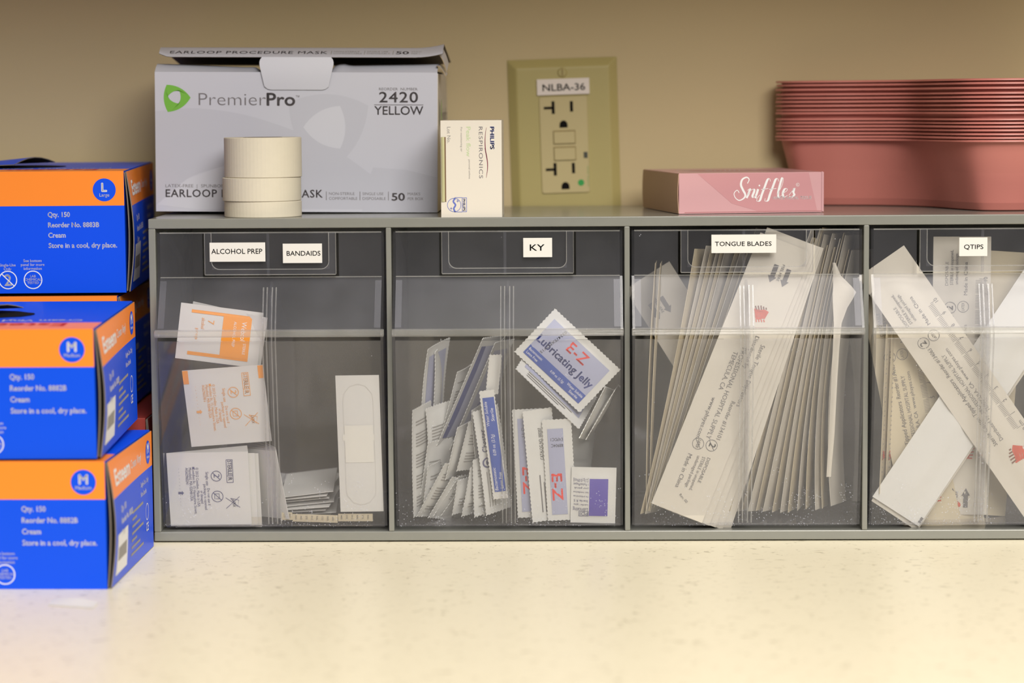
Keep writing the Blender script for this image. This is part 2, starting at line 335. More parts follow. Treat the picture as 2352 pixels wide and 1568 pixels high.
# ================================================================== GLOVE BOXES
def glove_box(label, letter, word, num, X, Y, Z, rz, W=240, Dp=141, Hh=75, bulge=4.5, rear=0, plain=None, lift=0, group='cartons of exam gloves'):
    root = empty('glove_box', (X*mm, Y*mm, Z*mm), rz); tag(root, label, 'box', group)
    if lift: root.rotation_euler[0] = lift
    B_, O_ = (plain, plain) if plain else (GB, GO)
    q = MB(); band = 22.0
    q.box(-W, -.8, 0, Dp, 0, Hh, B_)
    f = MB()
    if not plain:
        f.rect(-W, Hh-band, -.8, Hh, O_, 0)
        f.disc(-13.3, Hh-12, 7.3, B_, 2); f.text(letter, -13.3, Hh-13.0, 5.3, GW, al='C', bold=.035, order=4, va='B')
        f.text(word, -13.3, Hh-16.2, 2.0, GW, al='C', bold=.012, order=4, va='B')
        for i, s in enumerate(('Qty. 150', 'Reorder No. '+num, 'Cream', 'Store in a cool, dry place.')):
            f.text(s, -49.5, Hh-29-6.55*i, 3.0, GW, bold=.022, w=(14, 32.5, 11, 43.5)[i])
        for i, s in enumerate(('Single-Use', 'Only')): f.text(s, -76, 17.3-2.5*i, 1.7, GW, al='C', bold=.012)
        for i, s in enumerate(('See bottom', 'panel for more', 'information')): f.text(s, -60, 20-2.5*i, 1.7, GW, al='C', bold=.012)
        f.ring(-76, 8.6, 5.6, .6, GW); f.text('2', -76, 5.0, 7, GW, al='C', bold=.01); f.stroke([(-80, 12.6), (-72, 4.6)], .6, GW, 5)
        f.ring(-60, 8.6, 5.6, .6, GW)
        for i, s in enumerate(('LAB', 'CHEMICAL', 'TESTED')): f.text(s, -60, 10.2-2.1*i, 1.5, GW, al='C', bold=.01)
        f.text('Esteem', -170, Hh-16, 9, GW, bold=.03)
    q.merge(f, FRONT())
    if not plain:
        t = MB(); t.rect(-W, 0, -.8, 30, O_, 0)
        t.text('Esteem', -20, 27, 14, RED, ang=math.pi, bold=.03, order=2)
        t.text('Cream Vinyl Exam Gloves', -14, 44, 6.5, GW, ang=math.pi, bold=.02, order=2)
        q.merge(t, TOP(0, 0, Hh))
    q.build('carton', root, bevel=.5)
    # torn dispenser slot in the top
    q = MB(); n = 30
    pts = [(-W/2+72*math.cos(2*math.pi*i/n), Dp*.5+(26+3*math.sin(i*2.3))*math.sin(2*math.pi*i/n)) for i in range(n)]
    q.add([(x, y, Hh+.35) for x, y in pts], [tuple(range(n))], DARK); q.build('dispenser_slot', root)
    if not plain:
        q = MB(); q.sheet(lambda s, t: (-W/2-66+60*s+48+20*t, Dp*.5-26+52*t*.8, Hh+.8+5*math.sin(math.pi*t)*s*.8+2.0*s), 6, 6, GB, .5, CARD); q.build('torn_flap', root)
    # side flap, bowed off the carton, with the dark cardboard edge showing at its front
    def sf(s, t):
        bow = bulge*math.sin(math.pi*min(1, .08+t*.9))*(1-s)**1.6 + .6
        return (bow, .6+s*(Dp-1.2), .5+t*(Hh-1))
    q = MB()
    q.sheet(lambda s, t: sf(s, t*(1-band/Hh)), 14, 10, B_, .7, CARD)
    q.sheet(lambda s, t: sf(s, 1-band/Hh+t*band/Hh), 14, 5, O_, .7, CARD)
    if not plain:
        f = MB(); f.hf = lambda u, v: sf((u-.6)/(Dp-1.2), (v-.5)/(Hh-1))[0]; f.eps = .12
        f.text('Esteem', 12, Hh-16, 9, GW, bold=.03, w=50); f.text('Cream Vinyl', 66, Hh-14, 5, GW, bold=.015, w=34)
        f.disc(Dp-15, Hh-12, 7.3, B_, 2); f.text(letter, Dp-15, Hh-12.5, 6, GW, al='C', bold=.03, order=4); f.text(word, Dp-15, Hh-15.8, 1.8, GW, al='C', order=4)
        f.rect(8, 6, 46, 30, GW, 1); f.stroke([(12, 18), (42, 18)], 8, PALEINK, 3)
        for i in range(7): f.rect(60+i*.5, 8+4.2*i, 104-(i % 3)*12, 9.6+4.2*i, PALEINK, 1)
        for i, s in enumerate(('Qty. 150', 'Reorder No. '+num, 'Cream')): f.text(s, 22, Hh-33-7*i, 3.6, GW, bold=.02)
        for i, s in enumerate(('Single-Use Only', 'Non-Sterile')): f.text(s, 96, Hh-30-6*i, 3, GW, bold=.015)
        f.ring(Dp-22, 26, 5, .6, GW); f.text('CE', Dp-22, 14, 5, GW, al='C', bold=.02)
        q.merge(f, RIGHT())
    q.build('side_flap', root)
    q = MB(); q.sheet(lambda s, t: (.1+bulge*.45*math.sin(math.pi*t)*(1-s), .3+s*30, 1+t*(Hh-2)), 6, 10, CARD, .6); q.build('inner_flap', root)
    return root

glove_box('orange and blue glove carton marked M at the bottom of the front stack', 'M', 'Medium', '8882B', -1.4, -154, 0, math.radians(-1.1), Dp=140, Hh=74.3)
glove_box('orange and blue glove carton marked M, upper one of the front stack', 'M', 'Medium', '8882B', -6.5, -150, 75.5, math.radians(.6), Dp=140, Hh=75.2, lift=math.radians(2.0))
glove_box('glove carton marked L on top of the rear stack against the wall', 'L', 'Large', '8883B', -17.0, 18, 158.6, math.radians(2.2), Dp=140, Hh=77.6, lift=math.radians(1.0))
glove_box('orange and blue glove carton under the L carton, only its orange edge showing', 'L', 'Large', '8883B', -23, 18, 79.5, math.radians(1.0), Dp=140, Hh=77.0, lift=math.radians(.5))
glove_box('dark red carton at the bottom of the rear stack beside the organizer', 'L', 'Large', '', -5.6, 12, 0, 0, Dp=140, Hh=78.5, bulge=2.0, plain=mat('dark_red_card', (150, 52, 44), .5))
q = MB(); p = oz(172, 1381, 0)*1000
q.sheet(lambda s, t: (p.x-13+27*s, p.y-11+6*s*0+16*t-9*s, .4+1.6*math.sin(math.pi*s)*t), 8, 4, WHITE, .2)
tag(q.build('paper_scrap'), 'small white torn paper scrap on the counter below the bottom M carton', 'paper scrap')

# ================================================================== MASK CARTON
MX, MY, MZ = -5.2, 64, 208.4
MG = mat('mask_box_grey', (196, 198, 212), .3, .5, coat=.4)
MG2 = mat('mask_box_shade', (189, 191, 205), .3, .5, coat=.4)
MG3 = mat('mask_box_light', (202, 204, 217), .3, .5, coat=.4)
GREEN = mat('logo_green', (112, 178, 62), .45)
DG = mat('dark_grey_print', (112, 108, 114), .5)
def tri(cx, cy, r, ang, bulge=.22, n=10):
    P = [Vector((cx+r*math.cos(ang+i*2*math.pi/3), cy+r*math.sin(ang+i*2*math.pi/3))) for i in range(3)]; out = []
    for i in range(3):
        a, b = P[i], P[(i+1) % 3]; d = b-a; nn = Vector((d.y, -d.x))
        for k in range(n): t = k/n; out.append(a+d*t+nn*bulge*4*t*(1-t)*.5)
    return out
def ringpoly(f, o, i, m, order):
    n = len(o); f.pt2([(p[0], p[1]) for p in list(o)+list(i)], [(k, (k+1) % n, n+(k+1) % n, n+k) for k in range(n)], m, order)
mb = empty('mask_carton', (MX*mm, MY*mm, MZ*mm), math.radians(-.4)); mb.rotation_euler[1] = math.radians(.55)
tag(mb, 'pale grey carton of earloop masks with torn open top on the organizer', 'box')
MW, MH, MD = 184.5, 90.8, 98
kx = MW/645; P_ = lambda px, py: ((px-357)*kx, (485-py)*kx + (px-357)/645*0)
q = MB()
def shell(x0, x1, y0, y1): return None
q.box(0, .6, .6, MD-.6, 0, MH, MG)
q.box(0, MW, 0, .6, 0, MH, MG); q.box(0, MW, MD-.6, MD, 0, MH, MG)
q.grid(lambda s, t: (MW*s, MD*t, -2.3*math.sin(math.pi*s)**.5*math.sin(math.pi*t)**.5 if 0 < s < 1 and 0 < t < 1 else 0), 16, 10, MG, flip=True)
f = MB()
# watermark shapes printed on the grey
arc = lambda c, r, a0, a1, n=24: [(c[0]+r*math.cos(a0+(a1-a0)*i/n), c[1]+r*math.sin(a0+(a1-a0)*i/n)) for i in range(n+1)]
f.poly([P_(*p) for p in catmull([(357, 257), (450, 250), (560, 264), (680, 302), (780, 350), (862, 408)], 5)]+[P_(848, 478), P_(590, 478)]+[P_(*p) for p in catmull([(600, 420), (560, 372), (500, 385), (430, 410), (358, 470)], 5)], MG2, 0)
ringpoly(f, tri(*P_(752, 292), 30, math.radians(28), .25), tri(*P_(752, 292), 16, math.radians(60), .25), MG2, 1); f.poly(tri(*P_(752, 292), 16, math.radians(60), .25), MG3, 2)
f.poly([P_(360, 470), P_(430, 410), P_(500, 385), P_(560, 372), P_(600, 420), P_(590, 478), P_(450, 480)], MG3, 1)
f.poly([P_(855, 383), P_(930, 388), P_(1000, 405), P_(1002, 482), P_(830, 482), P_(838, 430)], MG2, 1)
ringpoly(f, tri(*P_(403, 227), 10.2, math.radians(2), .26), tri(*P_(403.5, 224), 5.0, math.radians(60), .24), GREEN, 4)
f.text('Premier', *P_(457, 243), 8.0, DG, bold=-.012, w=154*kx); f.text('Pro', *P_(612, 243), 8.0, DG, bold=.025, w=66*kx); f.text('™', *P_(679, 228), 2.2, DG)
f.text('REORDER  NUMBER', *P_(869, 208), 1.7, DG, w=88*kx); f.text('2420', *P_(869, 235), 6.6, DG, bold=.016, w=89*kx, space=1.1)
f.rect(*P_(858, 241.5), *P_(970, 240), DG, 3); f.text('YELLOW', *P_(858, 263), 5.4, DG, bold=.014, w=112*kx)
f.text('LATEX-FREE  |  SPUNBONDED  OUTER', *P_(379, 430), 2.0, DG, w=208*kx)
f.text('EARLOOP PROCEDURE MASK', *P_(379, 452), 4.9, DG, bold=.02, w=361*kx, space=1.08)
for x in (748, 825, 890): f.rect(*P_(x-.7, 458), *P_(x+.7, 438), DG, 3)
for x, ww, a, b in ((754, 65, 'NON-STERILE', 'COMFORTABLE'), (831, 53, 'SINGLE USE', 'DISPOSABLE'), (934, 36, 'MASKS', 'PER BOX')):
    f.text(a, *P_(x, 446), 1.75, DG, w=ww*kx*(.9 if ww > 40 else .8)); f.text(b, *P_(x, 457), 1.75, DG, w=ww*kx)
f.text('50', *P_(897, 458), 4.7, DG, bold=.028, w=31*kx)
q.merge(f, FRONT())
q.build('carton', mb)
q = MB()
q.sheet(lambda s, t: (MW+.3+3.0*math.sin(math.pi*t)*s*.4, .5+s*(MD-1), .4+t*(MH-1)), 8, 6, mat('mask_box_side_lit', (206, 200, 190), .5), .6)  # beige side colour has the light thrown back by the wall painted in
ff = MB(); ff.eps = 1.6; ff.poly([(18+4*math.cos(a), MH-26+9*math.sin(a)) for a in [i*.4 for i in range(16)]], GREEN, 2); ff.text('PremierPro', 34, MH-31, 8, DG, w=50)
q.merge(ff, RIGHT(MW)); q.build('side_panel', mb)
# torn strip left at the front of the top, curling backwards
def strip(s, t):
    x = MW*s
    edge = 5.6-2.6*s/.36+.3*math.sin(s*60)*(.3 < s < .4)
    if .36 < s < .375: edge -= 1.5
    if .375 <= s < .63: edge = .3
    if s >= .63: edge = 4.4+1.4*(s-.63)/.37+1.6*max(0, 1-abs(s-.66)/.03)
    if s < .05: edge += 0
    return (x, 13*t, MH+edge*math.sin(t*math.pi/2*.95))
q = MB(); q.sheet(strip, 60, 6, MG, .5, CARD); q.build('torn_front_strip', mb)
q = MB(); q.box(2, MW-2, 14, MD-2, MH-14, MH-13, DARK); q.box(2, MW-2, 30, MD-2, MH-13, MH+1, DARK); q.build('inner_shade_block', mb)  # black blocks paint the shade inside the open carton
# lid, lifted at the front, with its tuck tongue hanging over the front
zl = lambda px, py, Y: oy(px, py, Y*mm).z*1000-MZ
LZ0 = zl(690, 128, MY); LZ1 = zl(690, 106, MY+16)
def lid(s, t):
    x = 1.5+(MW+2)*s
    y = 0+16*min(1, t*2.2) if t < .4545 else 16+(MD-16)*(t-.4545)/.5455
    z = LZ0+(LZ1-LZ0)*min(1, t*2.2)**.8 if t < .4545 else LZ1+(MH+6-LZ1)*((t-.4545)/.5455)
    if s < .03: z += 2.2*(1-s/.03)*(1-min(1, t*2.2)); x += 1.5*(1-min(1, t*2.2))
    if s > .9: z += 2.5*((s-.9)/.1)**2
    return (x, y, z)
q = MB(); q.sheet(lid, 40, 20, MG, .5, CARD)
ft = MB(); ft.eps = .3
Lc = math.hypot(16, LZ1-LZ0)
def onlid(u, v, w_):
    a = math.atan2(LZ1-LZ0, 16); return (u, v*math.cos(a)-w_*math.sin(a), LZ0+v*math.sin(a)+w_*math.cos(a)+.25)
ft.text('EARLOOP PROCEDURE MASK', (389-357)*kx, 4.5, 4.6, DG, bold=.006, w=361*kx, space=1.08)
for x in (758, 834, 899): ft.rect((x-357)*kx, 3.6, (x-357)*kx+.4, 10, PALEINK, 3)
for x, ww, a, b in ((764, 65, 'NON-STERILE', 'COMFORTABLE'), (840, 53, 'SINGLE USE', 'DISPOSABLE'), (942, 36, 'MASKS', 'PER BOX')):
    ft.text(a, (x-357)*kx, 7.6, 1.75, PALEINK, w=ww*kx*.9); ft.text(b, (x-357)*kx, 4.4, 1.75, PALEINK, w=ww*kx)
ft.text('50', (906-357)*kx, 4.4, 4.7, DG, bold=.025, w=30*kx)
q.merge(ft, onlid); q.build('lid', mb)
q = MB()
tx0, tx1 = (597-357)*kx, (766-357)*kx; zt = zl(680, 203, MY-2)
def tongue(s, t):
    sh = (abs(2*s-1))
    ins = 0 if t < .25 else 3.2*(t-.25)/.75
    tt = t if sh < .8 else t*(1-.10*((sh-.8)/.2)**2)
    x = tx0+ins+(tx1-tx0-2*ins)*s
    if t < .12 : x += (2*s-1)*-1.6*(1-t/.12)
    return (x, -1.2-1.2*math.sin(math.pi*tt*.9)+.6, LZ0+(zt-LZ0)*tt)
q.sheet(lambda s, t: tongue(s, 1-t), 20, 12, MG3, .5, CARD); q.build('tuck_tongue', mb)
q = MB()
def curl(s, t):
    return (MW+.5+5.5*s, 3+14*t+10*s*t, LZ0+2+(-10*s*s)+(LZ1-LZ0)*t*.9-1.2*s)
q.sheet(curl, 8, 6, MG, .5, mat('mask_card_inside', (150, 132, 104), .7)); q.build('end_flap', mb)
q = MB(); q.sheet(lambda s, t: (MW-.5+6*s, 2+20*t, MH+6.5-6.5*(1-s)**2*0-7*s*s-(1-t)*2), 8, 6, MG, .5, MATS['mask_card_inside']); q.build('end_flap', mb)

# ================================================================== TAPE ROLLS
TAPE = mat('white_cloth_tape', (208, 201, 184), .7, .2, .03, 300, bump=.1)
zz = H; k = 0
for (hh, rr, dx, lab) in ((10.2, 24.7, 0, 'lowest'), (15.0, 25.1, -.6, 'middle'), (25.4, 24.7, .4, 'topmost')):
    root = empty('tape_roll', ((69.2+dx)*mm, 30*mm, zz*mm)); tag(root, 'white cloth tape roll, %s of three stacked before the mask carton' % lab, 'tape roll', 'stacked rolls of white tape')
    q = MB(); n = 64; ri = 12.5
    prof = [(ri, 0), (rr-.4, 0), (rr, .4), (rr, hh*.5), (rr, hh-.5), (rr-.4, hh-.1), (ri, hh-.1)]
    for i in range(n):
        a, b2 = 2*math.pi*i/n, 2*math.pi*(i+1)/n
        for j in range(len(prof)-1):
            (p0, z0), (p1, z1) = prof[j], prof[j+1]
            q.add([(p0*math.cos(a), p0*math.sin(a), z0), (p0*math.cos(b2), p0*math.sin(b2), z0), (p1*math.cos(b2), p1*math.sin(b2), z1), (p1*math.cos(a), p1*math.sin(a), z1)], [(0, 3, 2, 1)], TAPE, True)
    q.build('tape_winding', root)
    q = MB()
    for i in range(n):
        a, b2 = 2*math.pi*i/n, 2*math.pi*(i+1)/n
        for (p0, p1, z0, z1) in ((12.5, 12.5, 0, hh), (11.4, 11.4, hh, 0), (12.5, 11.4, hh, hh), (11.4, 12.5, 0, 0)):
            q.add([(p0*math.cos(a), p0*math.sin(a), z0), (p0*math.cos(b2), p0*math.sin(b2), z0), (p1*math.cos(b2), p1*math.sin(b2), z1), (p1*math.cos(a), p1*math.sin(a), z1)], [(0, 1, 2, 3)], CARD)
    q.build('cardboard_core', root)
    zz += hh

# ================================================================== PEAK FLOW METER CARTON
px_ = empty('peak_flow_carton', (184.8*mm, 3*mm, H*mm)); tag(px_, 'small white upright peak flow meter carton beside the mask carton', 'box')
PW, PH, PD = 38.3, 60.6, 52
PC = mat('white_carton', (216, 210, 200), .45, .4)
s6 = PW/140.0; PP = lambda px, py: ((px-1014)*s6, (498-py)*s6)
q = MB(); q.box(0, PW, 0, PD, 0, PH, PC); f = MB()
dn = -math.pi/2
PB = mat('medical_blue_print', (92, 108, 190), .5); PG = mat('pale_green_print', (186, 206, 160), .5)
f.text('PHILIPS', *PP(1128, 291), 2.4, PB, ang=dn, bold=.03, w=52*s6)
f.text('RESPIRONICS', *PP(1102, 291), 2.3, DG, ang=dn, w=118*s6, space=1.15)
f.stroke([PP(*p) for p in catmull([(1119, 293), (1116, 320), (1117, 345), (1121, 370), (1121, 390), (1118, 408)], 6)], lambda t, d: .15+.45*math.sin(math.pi*t), mat('wine_print', (120, 50, 70), .5), 3)
f.stroke([PP(*p) for p in catmull([(1115, 340), (1118, 352), (1121, 364)], 6)], .15, DG, 3)
f.text('Peak flow', *PP(1073, 291), 2.7, PG, ang=dn, w=68*s6); f.text('personal asthma', *PP(1078, 366), 1.1, PALEINK, ang=dn, w=44*s6)
f.text('For monitoring air', *PP(1060, 292), 1.1, PALEINK, ang=dn, w=56*s6)
f.text('Lot No.', *PP(1029, 291), 2.2, PALEINK, ang=dn, w=37*s6)
c0 = PP(1044, 470); f.ring(*c0, 15.5*s6, .3, PB, 3); f.frame(*PP(1062, 486), *PP(1073, 453), .3, PB)
for a, b in (((1045, 453), (1062, 453)), ((1045, 486), (1062, 486))): f.stroke([PP(*a), PP(*b)], .3, PB)
f.text('PHILIPS', *PP(1064, 456), 1.5, PB, ang=dn, bold=.02, w=28*s6)
f.stroke([PP(*p) for p in catmull([(1046, 455), (1042, 462), (1047, 470), (1043, 478), (1046, 486)], 5)], 1.0, PB)
for a in ((1052, 461), (1037, 478)): f.stroke([PP(a[0]-3, a[1]), PP(a[0]+3, a[1])], .3, PB); f.stroke([PP(a[0], a[1]-3), PP(a[0], a[1]+3)], .3, PB)
q.merge(f, FRONT()); q.build('carton', px_, bevel=1.2)
q = MB(); q.sheet(lambda s, t: (2.4-4.0*s*math.sin(math.pi*t)*.3, -.35-.2*math.sin(math.pi*t), PH*(.16+.67*t)) if s < .5 else (.3, -.35, PH*(.16+.67*t)), 2, 10, mat('greenish_card', (196, 194, 150), .6), .3); q.build('side_tuck', px_)
q = MB(); q.box(2.4, 3.2, -.25, 0, PH*.16, PH*.83, mat('brown_slot', (110, 84, 60), .8)); q.build('tuck_slot', px_)

# ================================================================== WALL OUTLET
IV = mat('ivory_plate', (174, 162, 108), .4, .4); IV2 = mat('ivory_insert', (188, 174, 130), .4, .4)
ot = empty('wall_outlet', (.26255, WALLY, .2484)); ot.rotation_euler[1] = math.radians(-1.6)
tag(ot, 'ivory wall outlet plate with two receptacles and a label on the beige wall', 'wall outlet')
q = MB()
def plate(s, t):
    u, v = (s-.5)*76, (t-.5)*119
    e = min(38-abs(u), 59.5-abs(v)); return (u, -min(5.0, .6+e*.72), v)
q.grid(plate, 76, 119, IV, True); q.build('face_plate', ot)
q = MB(); q.box(-17.6, 17.6, -4.95, -4.7, -34.6, 34.6, mat('outlet_gap', (96, 84, 52), .7)); f = MB(); f.eps = 1.0
def rr(w_, h_, r, n=6): return [(sx*(w_-r)+r*math.cos(a+i*math.pi/2/n), sy*(h_-r)+r*math.sin(a+i*math.pi/2/n)) for (sx, sy, a) in ((1, 1, 0), (-1, 1, math.pi/2), (-1, -1, math.pi), (1, -1, 1.5*math.pi)) for i in range(n+1)]
out = rr(16.7, 33.5, 1.6); n = len(out)
q.add([(x, -5.0, z) for x, z in out]+[(x*.985, -6.2, z*.99) for x, z in out], [tuple(range(n, 2*n))]+[(i, (i+1) % n, n+(i+1) % n, n+i) for i in range(n)], IV2)
o_ = lambda px, py: ((px-1302)/3.31, (339-py)/3.31)
g = MB(); g.eps = .04
for yy in (0, 141):
    g.rect(*o_(1275, 268+yy*1.0), *o_(1282, 239+yy), DARK); g.rect(*o_(1257, 257+yy), *o_(1276, 251+yy), DARK); g.rect(*o_(1317, 264+yy), *o_(1324, 240+yy), DARK)
    c = o_(1301, 294+yy); g.poly([(c[0]-2.8, c[1]-1.8), (c[0]+2.8, c[1]-1.8)]+[(c[0]+2.8*math.cos(a), c[1]+3.2*math.sin(a)) for a in [i*math.pi/10 for i in range(11)]], DARK)
q.merge(g, FRONT(0, -6.2, 0)); q.build('receptacle', ot)
q = MB(); c0 = o_(1278, 336); c1 = o_(1326, 309)
SH = mat('outlet_seam', (140, 124, 80), .7)
q.box(c0[0]-.5, c1[0]+.5, -6.6, -6.1, c0[1]-.5, c1[1]+.9, SH); q.box(c0[0], c1[0], -7.4, -6.1, c0[1], c1[1], IV2); q.build('reset_button', ot, bevel=.3)
c0 = o_(1278, 374); c1 = o_(1326, 346); q = MB(); q.box(c0[0]-.5, c1[0]+.5, -6.6, -6.1, c0[1]-.5, c1[1]+.9, SH); q.box(c0[0], c1[0], -7.4, -6.1, c0[1], c1[1], IV2); q.build('test_button', ot, bevel=.3)
q = MB(); g = MB(); g.eps = .05; g.disc(*o_(1337, 427), 2.2, mat('green_dot', (38, 150, 70), .4)); q.merge(g, FRONT(0, -6.2, 0)); q.build('green_dot', ot)
q = MB(); g = MB(); g.eps = .05; g.rect(*o_(1345, 371), *o_(1354, 357), mat('slate_window', (70, 72, 66), .3)); q.merge(g, FRONT(0, -6.2, 0)); q.build('indicator_window', ot)
q = MB(); g = MB(); g.eps = .05; g.text('HOSPITAL GRADE', *o_(1356, 436), 1.2, mat('faded_green_print', (130, 160, 90), .5), ang=math.pi/2, w=14); q.merge(g, FRONT(0, -6.2, 0)); q.build('grade_marking', ot)
q = MB(); n = 28; R_ = 3.4
q.add([(R_*math.cos(2*math.pi*i/n), -5.0, 49.8+R_*math.sin(2*math.pi*i/n)) for i in range(n)]+[(R_*.8*math.cos(2*math.pi*i/n), -6.2, 49.8+R_*.8*math.sin(2*math.pi*i/n)) for i in range(n)], [tuple(range(n, 2*n))]+[(i, (i+1) % n, n+(i+1) % n, n+i) for i in range(n)], IV)
q.box(-.5, .5, -6.3, -6.15, 47.4, 52.2, SH); q.build('plate_screw', ot)
q = MB(); q.box(-17.8, 18.4, -6.6, -5.0, 34.6, 45.6, mat('label_tape', (224, 214, 208), .5)); g = MB(); g.text('NLBA-36', -14, 37.4, 4.6, INK, bold=.012, w=29.5); q.merge(g, FRONT(0, -6.6, 0)); q.build('label_sticker', ot)['label'] = 'white sticker reading NLBA-36'

# ================================================================== TISSUE BOX
PK = mat('pink_tissue_card', (208, 160, 166), .4, .4, coat=.2); PK2 = mat('pink_tissue_deep', (200, 144, 150), .4, .4); PKS = mat('tissue_side_card', (196, 160, 136), .5)
tr_ = math.radians(10.5)
tx = empty('tissue_box', (335.2*mm, 24*mm, H*mm), tr_); tag(tx, 'small flat pink box of facial tissues on the organizer before the basins', 'tissue box')
TW, TD, TH = 94.5, 106, 26.0
q = MB(); q.box(0, TW, 0, TD, .3, TH, PK)
f = MB(); s7 = TW/336.0; T_ = lambda px, py: ((px-1557)*s7, (493-py)*s7)
f.poly([T_(1600, 402), T_(1680, 470), T_(1740, 488), T_(1880, 488), T_(1860, 402)], PK2, 1)
cal = lambda t, d: .25+1.15*max(0, -d.y*.85-d.x*.25)
def script(pts, wd=cal): f.stroke([T_(*p) for p in catmull(pts, 8)], wd, GW, 4)
cal2 = lambda t, d: .3+1.25*max(0, (-d.y)*.9+d.x*-.1)
script([(1716, 425), (1720, 416), (1714, 411), (1704, 416), (1701, 428), (1706, 440), (1711, 450), (1708, 458), (1697, 463), (1688, 457), (1685, 447), (1692, 440), (1697, 446)], lambda t, d: .5+.9*math.sin(math.pi*min(1, t*1.3))**2)
script([(1716, 441), (1722, 437), (1719, 448), (1714, 458)], cal2); script([(1716, 452), (1724, 441), (1731, 438), (1732, 443), (1728, 453), (1730, 457), (1736, 452)], cal2)
script([(1741, 438), (1738, 448), (1735, 456), (1739, 458), (1745, 451)], cal2); f.disc(*T_(1744, 430), .55, GW, 4)
for dx in (0, 19):
    script([(1770+dx, 421), (1768+dx, 415), (1763+dx, 417), (1757+dx, 432), (1750+dx, 450), (1745+dx, 464), (1738+dx, 465), (1739+dx, 459)], cal2)
    script([(1748+dx, 439), (1765+dx, 437)], .35)
script([(1786, 452), (1797, 430), (1800, 416), (1797, 414), (1792, 430), (1788, 448), (1790, 457), (1796, 453)], cal2)
script([(1798, 449), (1808, 443), (1809, 438), (1803, 439), (1799, 449), (1802, 457), (1810, 453)], cal2)
script([(1813, 453), (1824, 440), (1826, 437), (1824, 446), (1826, 452), (1820, 457), (1814, 455)], cal2)
f.ring(*T_(1834, 429), 1.0, .2, GW, 4); f.text('R', *T_(1832.6, 431), .9, GW, order=4)
f.text('WHITE FACIAL TISSUE', *T_(1775, 462), 1.9, GW, w=92*s7, bold=.01, order=4)
f.rect(*T_(1570, 490), *T_(1890, 488.5), mat('tissue_seam', (176, 112, 116), .6), 3)
q.merge(f, FRONT())
g = MB(); g.poly([(TW/2+30*math.cos(a), TD/2+20*math.sin(a)) for a in [i*.2 for i in range(32)]], PK2, 1); g.ring(TW/2, TD/2, 36, .4, GW, 2, ry=26); g.ring(TW/2, TD/2, 30, .4, GW, 2, ry=20)
g.text('Sniffles', TW/2, TD/2-4, 9, GW, al='C', shear=.3, order=3); q.merge(g, TOP(0, 0, TH)); q.build('carton', tx, bevel=.5)
q = MB(); q.sheet(lambda s, t: (-.3-.6*math.sin(math.pi*t), TD*(1-s)-.3+.6*s, .6+(TH-1)*t), 4, 6, PKS, .4); q.build('end_flap', tx)
q = MB(); q.sheet(lambda s, t: (TW-.8+s*1.3, -.5-.3*s, 1+(TH-.6)*t-.5*s), 3, 5, PK, .3); q.build('front_flap', tx)

# ================================================================== BASINS
rim = catmull([(408, 160), (410, 148), (419, 136), (438, 128), (468, 120), (490, 102), (504, 66), (520, 36), (545, 27), (570, 33), (592, 56), (602, 98), (600, 138), (586, 162), (540, 171), (480, 172), (420, 171)], 6, True)
NB = len(rim); ctr = Vector((510, 120))
nrm = []
for i in range(NB):
    d = rim[(i+1) % NB]-rim[i-1]; n_ = Vector((d.y, -d.x)).normalized(); nrm.append(n_)
area2 = sum(rim[i].x*rim[(i+1) % NB].y-rim[(i+1) % NB].x*rim[i].y for i in range(NB))
if area2 < 0: nrm = [-n_ for n_ in nrm]
PKB = mat('pink_basin_plastic', (198, 124, 116), .4, .45)
def basin_mesh():
    q = MB(); Dp = 46.5
    rows = [(0.0, -1.3), (.3, -.4), (.8, 0), (3.6, 0), (4.4, -.8), (9.6, -Dp*.45), (14, -Dp+6), (16, -Dp+2), (19.5, -Dp+.6)]
    rings = []
    for ins, z in rows: rings.append([(rim[i].x-ctr.x-nrm[i].x*ins, rim[i].y-ctr.y-nrm[i].y*ins, z) for i in range(NB)])
    under = [(.45, -1.3), (.8, -.7), (3.7, -.5), (3.9, -1.2), (9.1, -Dp*.45), (13.5, -Dp+6), (15.5, -Dp+1.5), (19.1, -Dp)]
    ur = [[(rim[i].x-ctr.x-nrm[i].x*ins, rim[i].y-ctr.y-nrm[i].y*ins, z) for i in range(NB)] for ins, z in under]
    def band(a, b2, fl): q.add(a+b2, [((i, (i+1) % NB, NB+(i+1) % NB, NB+i) if not fl else (NB+i, NB+(i+1) % NB, (i+1) % NB, i)) for i in range(NB)], PKB, True)
    for a, b2 in zip(rings, rings[1:]): band(a, b2, False)
    for a, b2 in zip(ur, ur[1:]): band(a, b2, True)
    band(rings[0], ur[0], True)
    q.add(rings[-1], [tuple(range(NB))], PKB); q.add(ur[-1], [tuple(range(NB))[::-1]], PKB)
    return q
base = basin_mesh().build('emesis_basin')
ORD = ['topmost', 'second from the top', 'third from the top', 'fourth from the top', 'fifth from the top', 'sixth from the top', 'seventh from the top', 'eighth from the top, just above the wide gap',
       'just below the wide gap', 'sixth from the bottom', 'fifth from the bottom', 'fourth from the bottom', 'third from the bottom', 'second from the bottom', 'lowest']
bands = [235, 300, 385, 475, 545, 615, 690, 770, 830, 945, 1010, 1075, 1140, 1210, 1275, 1330]
ORD = ['topmost', 'second from the top', 'third from the top', 'fourth from the top', 'fifth from the top', 'sixth from the top', 'seventh from the top', 'eighth from the top',
       'ninth from the top just above the wide gap', 'seventh from the bottom just below the wide gap', 'sixth from the bottom', 'fifth from the bottom', 'fourth from the bottom', 'third from the bottom', 'second from the bottom', 'lowest']
